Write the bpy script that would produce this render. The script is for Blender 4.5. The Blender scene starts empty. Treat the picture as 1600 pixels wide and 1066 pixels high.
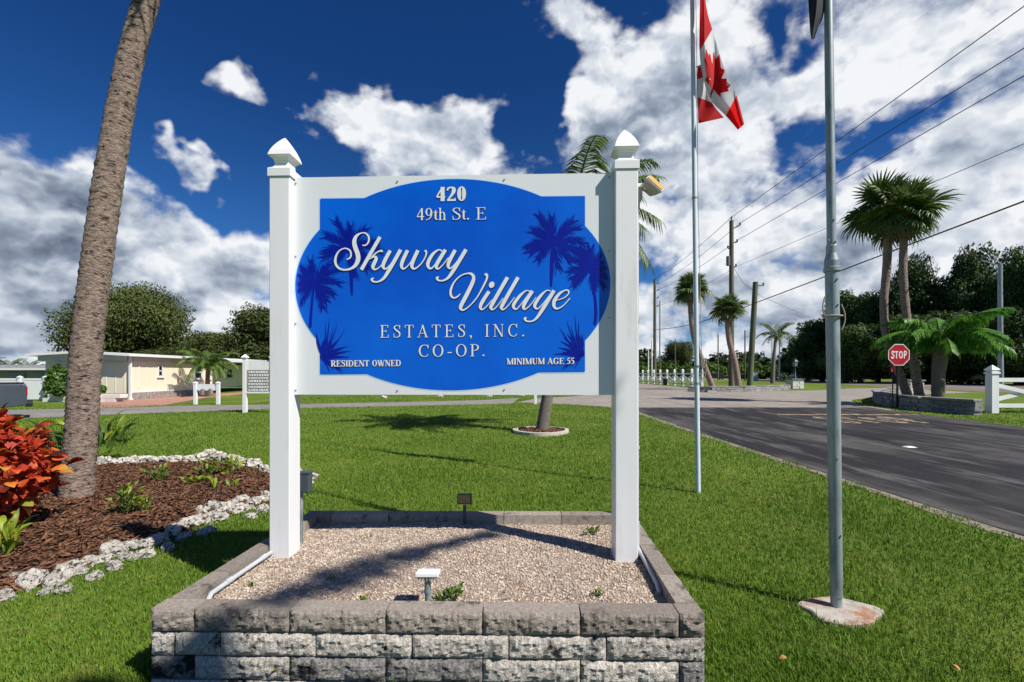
import bpy, math, random
import numpy as np
from mathutils import Vector, Matrix, noise as mnoise
R = math.radians
sc = bpy.context.scene
COL = sc.collection
F, HV, CAMH = 720.0, 583.0, 1.40          # focal length in photo pixels, horizon row, camera height

# ------------------------------------------------------------------ camera
cam = bpy.data.cameras.new('camera')
cam.sensor_width = 36.0
cam.lens = 36.0*F/1600.0
cam.shift_y = (HV-533.0)/1600.0
cam.clip_start = 0.05
cam.clip_end = 6000
camo = bpy.data.objects.new('camera', cam)
camo.location = (0, 0, CAMH)
camo.rotation_euler = (R(90), 0, 0)
COL.objects.link(camo)
sc.camera = camo

# ------------------------------------------------------------------ exposure
sc.view_settings.view_transform = 'Standard'
sc.view_settings.look = 'None'
sc.view_settings.gamma = 1.0
sc.view_settings.exposure = 0.35
sc.cycles.use_denoising = True
sc.cycles.max_bounces = 6
sc.cycles.diffuse_bounces = 3
sc.cycles.glossy_bounces = 2
sc.cycles.transmission_bounces = 2
sc.cycles.transparent_max_bounces = 4
sc.cycles.caustics_reflective = False
sc.cycles.caustics_refractive = False

# ------------------------------------------------------------------ sun
SUN_EL = 48.0
sd = Vector((0.84, -0.545, 0)).normalized()          # horizontal direction towards the sun
TOSUN = Vector((sd.x*math.cos(R(SUN_EL)), sd.y*math.cos(R(SUN_EL)), math.sin(R(SUN_EL))))
sun = bpy.data.lights.new('sun', 'SUN')
sun.energy = 5.0
sun.angle = R(0.53)
sun.color = (1.0, 0.95, 0.87)
suno = bpy.data.objects.new('sun', sun)
suno.rotation_euler = TOSUN.to_track_quat('Z', 'Y').to_euler()
suno.location = (20, -20, 40)
COL.objects.link(suno)

# ------------------------------------------------------------------ sky: Nishita with a field of cumulus
world = bpy.data.worlds.new('World')
sc.world = world
world.use_nodes = True
NT = world.node_tree
NT.nodes.clear()
def wn(t, **kw):
    n = NT.nodes.new(t)
    for k, v in kw.items(): setattr(n, k, v)
    return n
def wlink(a, b): NT.links.new(a, b)
def wm(op, a, b=None, c=None, clamp=False):
    n = wn('ShaderNodeMath', operation=op, use_clamp=clamp)
    for i, x in enumerate((a, b, c)):
        if x is None: continue
        if isinstance(x, (int, float)): n.inputs[i].default_value = x
        else: wlink(x, n.inputs[i])
    return n.outputs[0]
def wmap(x, a, b, c, d, smooth=True):
    n = wn('ShaderNodeMapRange', clamp=True)
    if smooth: n.interpolation_type = 'SMOOTHSTEP'
    wlink(x, n.inputs[0])
    for i, v in enumerate((a, b, c, d)): n.inputs[1+i].default_value = v
    return n.outputs[0]
sky = wn('ShaderNodeTexSky', sky_type='NISHITA')
sky.sun_disc = False
sky.sun_elevation = R(SUN_EL)
sky.sun_rotation = math.atan2(sd.x, sd.y)
sky.air_density = 1.0
sky.dust_density = 0.35
sky.ozone_density = 3.0
wtc = wn('ShaderNodeTexCoord')
sep = wn('ShaderNodeSeparateXYZ')
wlink(wtc.outputs['Generated'], sep.inputs[0])
AZ = wm('ARCTAN2', sep.outputs[0], sep.outputs[1])
EL = wm('ARCSINE', sep.outputs[2])
def azel(u, v):
    return math.atan2(u-800, F), math.atan2(HV-v, math.hypot(F, u-800))
# big cloud masses (+) and clear patches (-): photo position, half sizes in degrees, weight
BLOBS = [
    (550, 200, 8.0, 4.6, .72), (660, 205, 7.0, 5.4, .70), (760, 235, 5.0, 4.4, .62), (470, 165, 3.4, 2.4, .40),
    (365, 118, 3.2, 2.2, 1.25), (275, 225, 2.2, 1.9, .95), (335, 275, 2.8, 1.7, .95), (305, 185, 1.4, .9, .8),
    (865, 25, 5.0, 4.6, .60), (960, 150, 7, 8, .50), (930, 260, 9, 5, .45), (1120, 130, 11, 10, .50),
    (1400, 50, 14, 9, .42), (1520, 300, 9, 9, .45), (1200, 330, 10, 7, .42), (1560, 150, 9, 8, .40), (1060, 200, 10, 9, .35),
    (15, 275, 6, 6.0, .70), (150, 400, 11, 5.5, .62), (330, 400, 7, 6, .55), (60, 500, 11, 5, .40),
    (1100, 490, 22, 6, .25), (1500, 450, 14, 7, .34), (700, 480, 22, 8, .35),
    (100, 80, 20, 9, -.60), (450, 30, 18, 6.5, -.60), (660, 60, 7, 6, -.45), (400, 270, 7, 6, -.42), (240, 280, 5, 4, -.15),
    (830, 160, 3.0, 5, -.55), (1290, 260, 4.0, 3.4, -.52), (1430, 160, 9, 2.6, -.50), (1215, 62, 4.0, 2.4, -.45),
    (1070, 415, 5, 2, -.30), (1270, 415, 4, 1.6, -.25), (990, 25, 3, 3, -.25), (1330, 30, 4, 2, -.2),
]
def fbm(off, scale, detail, rough, zs=1.7, colour=False):
    mp = wn('ShaderNodeMapping')
    mp.inputs['Location'].default_value = off
    mp.inputs['Scale'].default_value = (1, 1, zs)
    wlink(wtc.outputs['Generated'], mp.inputs[0])
    n = wn('ShaderNodeTexNoise')
    n.inputs['Scale'].default_value = scale
    n.inputs['Detail'].default_value = detail
    n.inputs['Roughness'].default_value = rough
    n.inputs['Distortion'].default_value = 0.15
    wlink(mp.outputs[0], n.inputs['Vector'])
    return n.outputs[1 if colour else 0]
wsep = wn('ShaderNodeSeparateXYZ')                       # the masses are frayed, not round
wlink(fbm((1.3, 4.4, 2.2), 7.0, 3.0, .6, 1.3, True), wsep.inputs[0])
AZ = wm('MULTIPLY_ADD', wm('SUBTRACT', wsep.outputs[0], .5), .30, AZ)
EL0 = EL
EL = wm('MULTIPLY_ADD', wm('SUBTRACT', wsep.outputs[1], .5), .22, EL)
blob = None
for (u, v, sa, se, w) in BLOBS:
    a, e = azel(u, v)
    du = wm('MULTIPLY', wm('SUBTRACT', AZ, a), 1/R(sa))
    dv = wm('MULTIPLY', wm('SUBTRACT', EL, e), 1/R(se))
    g = wm('POWER', 2.718, wm('MULTIPLY', wm('ADD', wm('MULTIPLY', du, du), wm('MULTIPLY', dv, dv)), -1.0))
    blob = wm('MULTIPLY', g, w) if blob is None else wm('MULTIPLY_ADD', g, w, blob)
def puff(off, scale, zs=1.25):
    """rounded heads: distance to scattered centres, frayed by noise"""
    mp = wn('ShaderNodeMapping'); mp.inputs['Location'].default_value = off; mp.inputs['Scale'].default_value = (1, 1, zs)
    wlink(wtc.outputs['Generated'], mp.inputs[0])
    ad = wn('ShaderNodeVectorMath', operation='MULTIPLY_ADD')
    wlink(wcol, ad.inputs[0]); ad.inputs[1].default_value = (.10, .10, .10); wlink(mp.outputs[0], ad.inputs[2])
    v = wn('ShaderNodeTexVoronoi', feature='F1'); v.inputs['Scale'].default_value = scale
    wlink(ad.outputs[0], v.inputs['Vector'])
    return wm('SUBTRACT', .50, v.outputs['Distance'])
wcol = fbm((8.2, .7, 3.3), 16.0, 3.0, .6, 1.2, True)
big = fbm((3.1, 1.7, 0.4), 4.6, 7.0, 0.60)
DOFF = (.016, -.004, .060)                               # a little nearer the light
big2 = fbm((3.1+DOFF[0], 1.7+DOFF[1], .4+DOFF[2]*1.7), 4.6, 4.0, 0.58)
p1, p2 = puff((2.2, .3, 1.1), 9.0), puff((5.2, 2.3, .1), 21.0)
q1, q2 = puff((2.2+DOFF[0]*.8, .3, 1.1+DOFF[2]*.7), 9.0), puff((5.2+DOFF[0]*.35, 2.3, .1+DOFF[2]*.35), 21.0)
fine = fbm((7.3, 2.2, 5.1), 30.0, 4.0, 0.62, 1.3)
dens = wm('ADD', wm('MULTIPLY_ADD', wm('SUBTRACT', big, 0.5), 1.25, wm('SUBTRACT', blob, 0.25)), wm('MULTIPLY', wm('SUBTRACT', fine, .5), .34))
dens = wm('MULTIPLY_ADD', p1, .45, wm('MULTIPLY_ADD', p2, .22, dens))
low = wmap(EL0, R(4), R(25), 0.34, 0.0)
dens = wm('ADD', dens, low)
alpha = wmap(dens, -0.08, 0.36, 0.0, 1.0)
relief = wm('MULTIPLY', wm('SUBTRACT', big, big2), 1.7)
relief = wm('ADD', relief, wm('ADD', wm('MULTIPLY', wm('SUBTRACT', p1, q1), .6), wm('MULTIPLY', wm('SUBTRACT', p2, q2), .4)))
thick = wmap(dens, 0.12, 1.0, 0.94, 0.54)
undersh = wmap(EL0, R(1), R(20), -0.10, 0.0)
bright = wm('ADD', wm('ADD', wm('ADD', thick, relief), undersh), wm('MULTIPLY', wm('SUBTRACT', fine, .5), .16))
bright = wm('MINIMUM', wm('MAXIMUM', bright, 0.16), 1.0)
ramp = wn('ShaderNodeValToRGB')
wlink(bright, ramp.inputs[0])
cr = ramp.color_ramp
cr.elements[0].position = 0.12; cr.elements[0].color = (.10, .135, .20, 1)
cr.elements[1].position = 1.0; cr.elements[1].color = (.93, .95, .98, 1)
e = cr.elements.new(.45); e.color = (.30, .36, .46, 1)
e = cr.elements.new(.72); e.color = (.60, .66, .75, 1)
cl = wn('ShaderNodeVectorMath', operation='SCALE')
wlink(ramp.outputs[0], cl.inputs[0]); cl.inputs['Scale'].default_value = 7.6
deep = wn('ShaderNodeMix', data_type='RGBA', blend_type='MULTIPLY')
deep.inputs[0].default_value = 1.0
wlink(sky.outputs[0], deep.inputs[6]); tint = wn('ShaderNodeMix', data_type='RGBA')
wlink(wmap(EL0, R(3), R(34), 0., 1.), tint.inputs[0]); tint.inputs[6].default_value = (.17, .42, .74, 1); tint.inputs[7].default_value = (.075, .255, .53, 1)
wlink(tint.outputs[2], deep.inputs[7])
mixn = wn('ShaderNodeMix', data_type='RGBA')
wlink(alpha, mixn.inputs[0]); wlink(deep.outputs[2], mixn.inputs[6]); wlink(cl.outputs[0], mixn.inputs[7])
bg = wn('ShaderNodeBackground')
bg.inputs[1].default_value = 0.10
wlink(mixn.outputs[2], bg.inputs[0])
wo = wn('ShaderNodeOutputWorld')
wlink(bg.outputs[0], wo.inputs[0])
world.cycles.sampling_method = 'MANUAL'
world.cycles.sample_map_resolution = 512

# ------------------------------------------------------------------ helpers
def P(u, v, z=0.0):
    y = F*(CAMH-z)/(v-HV)
    return Vector(((u-800)/F*y, y, z))
def Q(u, v, y):
    return Vector(((u-800)/F*y, y, CAMH+(HV-v)/F*y))

WL = {}                                    # world position of every object made so far
class MB:
    """collects vertices and faces of one mesh"""
    def __init__(s): s.v = []; s.f = []; s.m = []; s.sm = []
    def add(s, vs, fs, mi=0, smooth=False):
        b = len(s.v); s.v += [tuple(x) for x in vs]
        for f in fs: s.f.append([i+b for i in f]); s.m.append(mi); s.sm.append(smooth)
        return s
    def box(s, c, d, rot=None, mi=0):
        x, y, z = d[0]/2, d[1]/2, d[2]/2
        vs = [Vector(p) for p in ((-x,-y,-z),(x,-y,-z),(x,y,-z),(-x,y,-z),(-x,-y,z),(x,-y,z),(x,y,z),(-x,y,z))]
        if rot is not None: vs = [rot @ p for p in vs]
        c = Vector(c)
        return s.add([p+c for p in vs], [(0,3,2,1),(4,5,6,7),(0,1,5,4),(1,2,6,5),(2,3,7,6),(3,0,4,7)], mi)
    def bar(s, a, b, w, h, mi=0):
        a, b = Vector(a), Vector(b); d = b-a
        q = d.to_track_quat('X', 'Z').to_matrix()
        return s.box((a+b)/2, (d.length, w, h), q, mi)
    def tube(s, pts, rad, n=10, mi=0, caps=True, smooth=True):
        pts = [Vector(p) for p in pts]
        if not isinstance(rad, (list, tuple)): rad = [rad]*len(pts)
        b = len(s.v); up = Vector((0, 0, 1))
        t0 = (pts[1]-pts[0]).normalized()
        ref = Vector((1, 0, 0)) if abs(t0.z) > .8 else up
        for i, p in enumerate(pts):
            t = (pts[min(i+1, len(pts)-1)]-pts[max(i-1, 0)]).normalized()
            a = (ref-t*ref.dot(t)).normalized(); c = t.cross(a)
            for k in range(n):
                g = 2*math.pi*k/n
                s.v.append(tuple(p+(a*math.cos(g)+c*math.sin(g))*rad[i]))
        for i in range(len(pts)-1):
            for k in range(n):
                s.f.append([b+i*n+k, b+i*n+(k+1) % n, b+(i+1)*n+(k+1) % n, b+(i+1)*n+k]); s.m.append(mi); s.sm.append(smooth)
        if caps:                                   # own vertices, so that the smooth side keeps its normals
            e = b+(len(pts)-1)*n; c0 = len(s.v)
            s.v += [s.v[b+k] for k in range(n)]+[s.v[e+k] for k in range(n)]
            s.f.append([c0+k for k in range(n)][::-1]); s.m.append(mi); s.sm.append(False)
            s.f.append([c0+n+k for k in range(n)]); s.m.append(mi); s.sm.append(False)
        return s
    def loft(s, rings, mi=0, smooth=False, caps=True):
        b = len(s.v); n = len(rings[0])
        for r in rings: s.v += [tuple(p) for p in r]
        for i in range(len(rings)-1):
            for k in range(n):
                s.f.append([b+i*n+k, b+i*n+(k+1) % n, b+(i+1)*n+(k+1) % n, b+(i+1)*n+k]); s.m.append(mi); s.sm.append(smooth)
        if caps:
            e = b+(len(rings)-1)*n; c0 = len(s.v)
            s.v += [s.v[b+k] for k in range(n)]+[s.v[e+k] for k in range(n)]
            s.f.append([c0+k for k in range(n)][::-1]); s.m.append(mi); s.sm.append(False)
            s.f.append([c0+n+k for k in range(n)]); s.m.append(mi); s.sm.append(False)
        return s
    def prism(s, poly, z0, z1, mi=0):
        n = len(poly)
        vs = [(p[0], p[1], z0) for p in poly]+[(p[0], p[1], z1) for p in poly]
        fs = [list(range(n))[::-1], [n+i for i in range(n)]]+[[i, (i+1) % n, n+(i+1) % n, n+i] for i in range(n)]
        return s.add(vs, fs, mi)
    def mesh(s, name, mats, off=(0, 0, 0)):
        me = bpy.data.meshes.new(name)
        o = Vector(off)
        me.from_pydata([tuple(Vector(p)-o) for p in s.v], [], s.f)
        for m in (mats if isinstance(mats, (list, tuple)) else [mats]): me.materials.append(m)
        me.polygons.foreach_set('material_index', s.m)
        me.polygons.foreach_set('use_smooth', s.sm)
        me.update()
        return me
    def build(s, name, mats, parent=None, loc=None):
        """link as one object. World coordinates are turned local to loc (top level: base centre) or to the parent"""
        if loc is None:
            if parent is not None: loc = WL[parent.name]
            else:
                a = np.array(s.v); mn, mx = a.min(0), a.max(0)
                loc = Vector(((mn[0]+mx[0])/2, (mn[1]+mx[1])/2, mn[2]))
        loc = Vector(loc)
        return link(name, s.mesh(name, mats, loc), parent, loc)
def link(name, me, parent=None, wloc=(0, 0, 0)):
    o = bpy.data.objects.new(name, me); COL.objects.link(o)
    wloc = Vector(wloc)
    if parent is not None:
        o.parent = parent; o.location = wloc-WL[parent.name]
    else: o.location = wloc
    WL[o.name] = wloc.copy()
    return o
def tag(o, label=None, cat=None, group=None, kind=None):
    if label: o['label'] = label
    if cat: o['category'] = cat
    if group: o['group'] = group
    if kind: o['kind'] = kind
    return o
def empty(name, loc, label, cat, group=None):
    o = bpy.data.objects.new(name, None); o.empty_display_size = .2
    COL.objects.link(o); o.location = loc; WL[o.name] = Vector(loc)
    return tag(o, label, cat, group)
def part(name, me, parent, loc=(0, 0, 0), rot=(0, 0, 0), scale=(1, 1, 1)):
    """a part that shares mesh data, placed local to its parent"""
    o = bpy.data.objects.new(name, me); COL.objects.link(o)
    o.parent = parent; o.location = loc; o.rotation_euler = rot; o.scale = scale
    WL[o.name] = WL[parent.name]+Vector(loc)
    return o
def copy_tree(o, parent=None):
    c = o.copy(); COL.objects.link(c); c.parent = parent
    for ch in list(o.children): copy_tree(ch, c)
    return c
def bevel(o, w=.004, seg=2):
    m = o.modifiers.new('bevel', 'BEVEL'); m.width = w; m.segments = seg; m.limit_method = 'ANGLE'
    return o
def inpoly(x, y, poly):
    x = np.asarray(x); y = np.asarray(y); r = np.zeros(x.shape, bool); n = len(poly)
    for i in range(n):
        x0, y0 = poly[i][0], poly[i][1]; x1, y1 = poly[(i+1) % n][0], poly[(i+1) % n][1]
        if y0 == y1: continue
        c = ((y0 > y) != (y1 > y)) & (x < (x1-x0)*(y-y0)/(y1-y0)+x0)
        r ^= c
    return r

# ------------------------------------------------------------------ procedural materials
def newmat(name):
    m = bpy.data.materials.new(name); m.use_nodes = True
    nt = m.node_tree; nt.nodes.clear()
    return m, nt
def mat(name, c1, c2=None, scale=6., rough=.7, bump=0., bscale=80., bdist=.01, metal=0., spec=.4, transl=0., detail=5., c3=None, s3=1., t3=(.5, .65),
        stretch=(1, 1, 1), rand=0., nr=.6, contrast=(.35, .65), coat=0., bstretch=None):
    """noise-mixed colours c1/c2, an optional second stain colour c3, fine relief"""
    m, nt = newmat(name)
    N = nt.nodes.new; L = nt.links.new
    out = N('ShaderNodeOutputMaterial'); bs = N('ShaderNodeBsdfPrincipled')
    bs.inputs['Roughness'].default_value = rough; bs.inputs['Metallic'].default_value = metal
    bs.inputs['Specular IOR Level'].default_value = spec; bs.inputs['Coat Weight'].default_value = coat
    tc = N('ShaderNodeTexCoord')
    coords = tc.outputs['Object']
    if rand:                                   # alike pieces share a mesh but not their stains
        oi0 = N('ShaderNodeObjectInfo'); cb_ = N('ShaderNodeCombineXYZ'); va = N('ShaderNodeVectorMath'); mu = N('ShaderNodeMath'); mu.operation = 'MULTIPLY'
        L(oi0.outputs['Random'], mu.inputs[0]); mu.inputs[1].default_value = 37.; L(mu.outputs[0], cb_.inputs[0]); L(mu.outputs[0], cb_.inputs[1])
        L(tc.outputs['Object'], va.inputs[0]); L(cb_.outputs[0], va.inputs[1]); coords = va.outputs[0]
    def noise_(sv, s, d=detail, r=nr, off=0.):
        mp = N('ShaderNodeMapping'); mp.inputs['Scale'].default_value = sv; mp.inputs['Location'].default_value = (off, off*.7, off*.3)
        L(coords, mp.inputs[0])
        n = N('ShaderNodeTexNoise'); n.inputs['Scale'].default_value = s; n.inputs['Detail'].default_value = d; n.inputs['Roughness'].default_value = r
        L(mp.outputs[0], n.inputs['Vector']); return n.outputs[0]
    col = None
    if c2 is None: 
        rgb = N('ShaderNodeRGB'); rgb.outputs[0].default_value = (*c1, 1); col = rgb.outputs[0]
    else:
        rp = N('ShaderNodeValToRGB'); L(noise_(stretch, scale), rp.inputs[0])
        rp.color_ramp.elements[0].position = contrast[0]; rp.color_ramp.elements[0].color = (*c1, 1)
        rp.color_ramp.elements[1].position = contrast[1]; rp.color_ramp.elements[1].color = (*c2, 1)
        col = rp.outputs[0]
    if c3 is not None:
        mr = N('ShaderNodeMapRange'); L(noise_(stretch, s3, 6., .65, 3.7), mr.inputs[0])
        mr.inputs[1].default_value = t3[0]; mr.inputs[2].default_value = t3[1]
        mx = N('ShaderNodeMix'); mx.data_type = 'RGBA'; L(mr.outputs[0], mx.inputs[0]); L(col, mx.inputs[6]); mx.inputs[7].default_value = (*c3, 1)
        col = mx.outputs[2]
    if rand:
        oi = N('ShaderNodeObjectInfo'); mr = N('ShaderNodeMapRange'); L(oi.outputs['Random'], mr.inputs[0])
        mr.inputs[3].default_value = 1-rand; mr.inputs[4].default_value = 1+rand
        hs = N('ShaderNodeHueSaturation'); L(mr.outputs[0], hs.inputs['Value']); L(col, hs.inputs['Color']); col = hs.outputs[0]
    L(col, bs.inputs['Base Color'])
    if bump:
        bp = N('ShaderNodeBump'); bp.inputs['Strength'].default_value = bump; bp.inputs['Distance'].default_value = bdist
        L(noise_(bstretch or stretch, bscale, 6., .65, 1.3), bp.inputs['Height']); L(bp.outputs[0], bs.inputs['Normal'])
    sh = bs.outputs[0]
    if transl:
        tr = N('ShaderNodeBsdfTranslucent'); L(col, tr.inputs[0])
        mx = N('ShaderNodeMixShader'); mx.inputs[0].default_value = transl
        L(bs.outputs[0], mx.inputs[1]); L(tr.outputs[0], mx.inputs[2]); sh = mx.outputs[0]
    L(sh, out.inputs[0])
    return m
M = {}
M['ground'] = mat('lawn_ground', (.065, .115, .014), (.145, .205, .030), .35, .95, .6, 45., .03, c3=(.20, .215, .05), s3=7., t3=(.5, .75), detail=9., spec=.1)
M['grass'] = mat('grass_blades', (.040, .125, .008), (.205, .315, .030), 34., .6, transl=.27, c3=(.29, .31, .06), s3=1.3, t3=(.52, .85), detail=3., spec=.25, contrast=(.30, .70))
M['vinyl'] = mat('white_vinyl', (.80, .80, .80), (.75, .755, .755), 2.5, .40, .03, 30., .004, spec=.45, c3=(.60, .58, .53), s3=7., t3=(.56, .80), stretch=(1, 1, .22))
M['board'] = mat('white_aluminium_board', (.78, .79, .80), (.74, .755, .77), .9, .30, spec=.5)
M['blue'] = mat('printed_blue', (.000, .080, .56), (.000, .145, .74), .8, .33, spec=.35)
M['navy'] = mat('printed_navy', (.000, .006, .27), (.000, .010, .31), 4., .35, spec=.35)
M['ink'] = mat('printed_shadow_ink', (.004, .010, .05), rough=.4)
M['letter'] = mat('printed_pale_letters', (.74, .77, .80), (.80, .82, .84), 3., .35)
M['lightline'] = mat('printed_pale_outline', (.55, .75, .90), rough=.35)
M['screw'] = mat('screw_steel', (.25, .25, .25), rough=.4, metal=.8)
M['block_cap'] = mat('weathered_cap_block', (.27, .230, .195), (.40, .345, .29), 60., .92, 1., 150., .010, c3=(.04, .036, .034), s3=7., t3=(.57, .70), rand=.2, spec=.2)
M['block_pale'] = mat('pale_split_block', (.42, .38, .33), (.66, .61, .535), 70., .93, 1., 130., .012, c3=(.03, .028, .03), s3=8., t3=(.56, .64), rand=.16, spec=.2, contrast=(.4, .6))
M['block_grey'] = mat('grey_split_block', (.20, .188, .18), (.38, .355, .33), 70., .93, 1., 130., .012, c3=(.025, .025, .027), s3=9., t3=(.51, .61), rand=.2, spec=.2, contrast=(.4, .6))
M['shell'] = mat('shell_gravel', (.37, .275, .20), (.65, .555, .45), 38., .9, c3=(.17, .10, .07), s3=24., t3=(.55, .68), spec=.2, contrast=(.42, .58))
M['shell_bed'] = mat('shell_sand', (.36, .28, .23), (.50, .42, .36), 12., .95, 1., 160., .01, c3=(.20, .15, .12), s3=5., t3=(.5, .7), spec=.1)
M['mulch'] = mat('mulch_chips', (.075, .034, .020), (.21, .105, .060), 12., .9, c3=(.34, .20, .12), s3=20., t3=(.58, .72), spec=.15, contrast=(.4, .6))
M['mulch_bed'] = mat('mulch_soil', (.025, .012, .008), (.06, .03, .018), 20., .95, 1., 60., .03)
M['rock'] = mat('coral_rock', (.40, .365, .31), (.70, .66, .59), 3., .92, 1., 7., .02, c3=(.06, .055, .045), s3=2.6, t3=(.53, .60), rand=.12, spec=.2)
M['asphalt'] = None
M['concrete'] = mat('stained_concrete', (.36, .33, .29), (.50, .46, .40), 14., .9, .6, 90., .008, c3=(.34, .15, .075), s3=5., t3=(.50, .66), spec=.2)
M['conc_edge'] = mat('pale_concrete_edging', (.45, .40, .34), (.55, .50, .43), 8., .9, .5, 60., .008)
M['galv'] = mat('galvanised_pole', (.26, .30, .31), (.36, .41, .42), 6., .45, .12, 90., .002, metal=.25, c3=(.16, .19, .19), s3=9., t3=(.50, .66), stretch=(1, 1, .35))
M['alu'] = mat('white_aluminium_pole', (.58, .66, .72), (.66, .73, .78), 3., .38, metal=.0)
M['pvc'] = mat('grey_conduit', (.40, .43, .45), (.47, .50, .52), 8., .5)
M['boxgrey'] = mat('dark_grey_box', (.055, .068, .085), (.07, .085, .10), 4., .5)
M['amber'] = mat('aged_lamp_lens', (.62, .36, .06), (.70, .45, .12), 12., .25, spec=.6)
M['bronze'] = mat('rusty_lamp_face', (.34, .18, .06), (.42, .24, .09), 14., .5)
M['lampbody'] = mat('weathered_lamp_body', (.24, .22, .19), (.34, .31, .27), 10., .6)
M['rope'] = mat('rope', (.35, .31, .25), rough=.9)
M['trunk'] = mat('palm_bark', (.23, .168, .136), (.44, .338, .278), 20., .95, 1., 34., .035, c3=(.05, .043, .040), s3=11., t3=(.54, .62), stretch=(1, 1, 2.2), spec=.1, bstretch=(1, 1, 3.2), contrast=(.4, .6))
M['trunk2'] = mat('ringed_palm_bark', (.14, .12, .10), (.23, .20, .17), 10., .95, .8, 20., .02, stretch=(1, 1, 5), spec=.1)
M['boots'] = mat('palm_boots', (.10, .05, .028), (.20, .11, .06), 9., .95, .8, 30., .02)
M['bark'] = mat('tree_bark', (.045, .036, .028), (.085, .07, .055), 8., .95, .8, 20., .03, stretch=(1, 1, .4))
M['sabal'] = mat('fan_palm_leaf', (.060, .105, .026), (.140, .195, .050), 2.2, .5, transl=.22, c3=(.15, .155, .05), s3=1.7, t3=(.56, .78), spec=.4)
M['queen'] = mat('feather_palm_leaf', (.070, .135, .020), (.145, .225, .036), 2.5, .5, transl=.28, c3=(.20, .21, .05), s3=3., t3=(.6, .8), spec=.4)
M['xpalm'] = mat('bright_palm_leaf', (.055, .17, .014), (.13, .30, .026), 2.5, .45, transl=.3, spec=.4)
M['oak'] = mat('oak_leaf', (.040, .062, .014), (.105, .130, .030), .5, .6, transl=.2, c3=(.15, .125, .045), s3=.8, t3=(.58, .74), rand=.15, spec=.3)
M['dark'] = mat('dark_tree_leaf', (.022, .050, .012), (.072, .120, .027), .45, .6, transl=.15, rand=.25, spec=.25)
M['hedge'] = mat('hedge_leaf', (.050, .110, .014), (.105, .19, .028), .35, .6, transl=.25, spec=.25)
M['wood_far'] = mat('far_wood_leaf', (.022, .036, .012), (.048, .062, .020), .12, .7, transl=.1, c3=(.08, .065, .03), s3=.2, t3=(.58, .72), spec=.2)
def leafmat(name, stops, rough=.55, transl=.28):
    m, nt = newmat(name); N = nt.nodes.new; L = nt.links.new
    out = N('ShaderNodeOutputMaterial'); bs = N('ShaderNodeBsdfPrincipled'); bs.inputs['Roughness'].default_value = rough; bs.inputs['Specular IOR Level'].default_value = .25
    oi = N('ShaderNodeObjectInfo'); tc = N('ShaderNodeTexCoord'); nz = N('ShaderNodeTexNoise'); nz.inputs['Scale'].default_value = 13.; nz.inputs['Detail'].default_value = 4.
    L(tc.outputs['Object'], nz.inputs['Vector'])
    ad = N('ShaderNodeMath'); ad.operation = 'MULTIPLY_ADD'; L(nz.outputs[0], ad.inputs[0]); ad.inputs[1].default_value = .9; 
    sb_ = N('ShaderNodeMath'); sb_.operation = 'SUBTRACT'; L(oi.outputs['Random'], sb_.inputs[0]); sb_.inputs[1].default_value = .45; L(sb_.outputs[0], ad.inputs[2])
    rp = N('ShaderNodeValToRGB'); L(ad.outputs[0], rp.inputs[0]); e = rp.color_ramp.elements
    e[0].position, e[0].color = stops[0][0], (*stops[0][1], 1); e[1].position, e[1].color = stops[-1][0], (*stops[-1][1], 1)
    for p_, c_ in stops[1:-1]: x = e.new(p_); x.color = (*c_, 1)
    L(rp.outputs[0], bs.inputs['Base Color']); tr = N('ShaderNodeBsdfTranslucent'); L(rp.outputs[0], tr.inputs[0]); mx = N('ShaderNodeMixShader'); mx.inputs[0].default_value = transl
    L(bs.outputs[0], mx.inputs[1]); L(tr.outputs[0], mx.inputs[2]); L(mx.outputs[0], out.inputs[0]); return m
M['redleaf'] = leafmat('copper_red_leaf', [(.05, (.05, .016, .010)), (.25, (.19, .020, .012)), (.46, (.50, .055, .020)), (.68, (.64, .15, .032)), (.86, (.60, .28, .04)), (.97, (.26, .25, .03))])
M['darkred'] = mat('dark_copper_stem', (.07, .03, .02), rough=.9)  # one even dark red-brown for the stems
M['limeleaf'] = mat('lime_leaf', (.13, .22, .018), (.30, .34, .03), 6., .45, transl=.3, rand=.2)
M['greenleaf'] = mat('garden_leaf', (.045, .105, .014), (.09, .17, .022), 6., .45, transl=.25, rand=.2)
M['siding'] = mat('cream_siding', (.72, .67, .52), (.77, .72, .57), .8, .7, spec=.3)
M['sidinggroove'] = mat('siding_shadow_groove', (.52, .47, .33), rough=.8)
M['white'] = mat('white_paint', (.78, .78, .77), (.72, .72, .71), 3., .5)
M['greyblue'] = mat('grey_fascia', (.42, .44, .50), (.48, .50, .56), 2., .6)
M['glass'] = mat('dark_window_glass', (.02, .024, .03), rough=.08, spec=.7)
M['curtain'] = mat('blue_grey_pane', (.16, .20, .24), rough=.15, spec=.6)
M['paver'] = mat('red_paver', (.36, .17, .125), (.44, .23, .17), 5., .9, .4, 30., .01)
M['skirt'] = mat('patterned_skirting', (.42, .36, .33), (.16, .12, .11), 7., .9, stretch=(3, 3, 1))
M['stonewall'] = mat('stacked_stone', (.24, .23, .235), (.34, .325, .31), 2.5, .95, .9, 20., .03, c3=(.07, .07, .08), s3=1.5, t3=(.5, .7), rand=.3)
M['whitestone'] = mat('white_pillar_stone', (.70, .67, .62), (.60, .57, .52), 3., .9, .6, 20., .02, rand=.12)
M['pole'] = mat('wood_utility_pole', (.095, .085, .06), (.16, .14, .10), 5., .95, .6, 20., .01, stretch=(1, 1, .1))
M['greenpole'] = mat('treated_green_pole', (.085, .105, .06), (.13, .15, .09), 5., .95, .5, 20., .01, stretch=(1, 1, .1))
M['wire'] = mat('black_wire', (.012, .012, .014), rough=.6)
M['insul'] = mat('insulator_grey', (.16, .17, .19), rough=.5)
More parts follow.
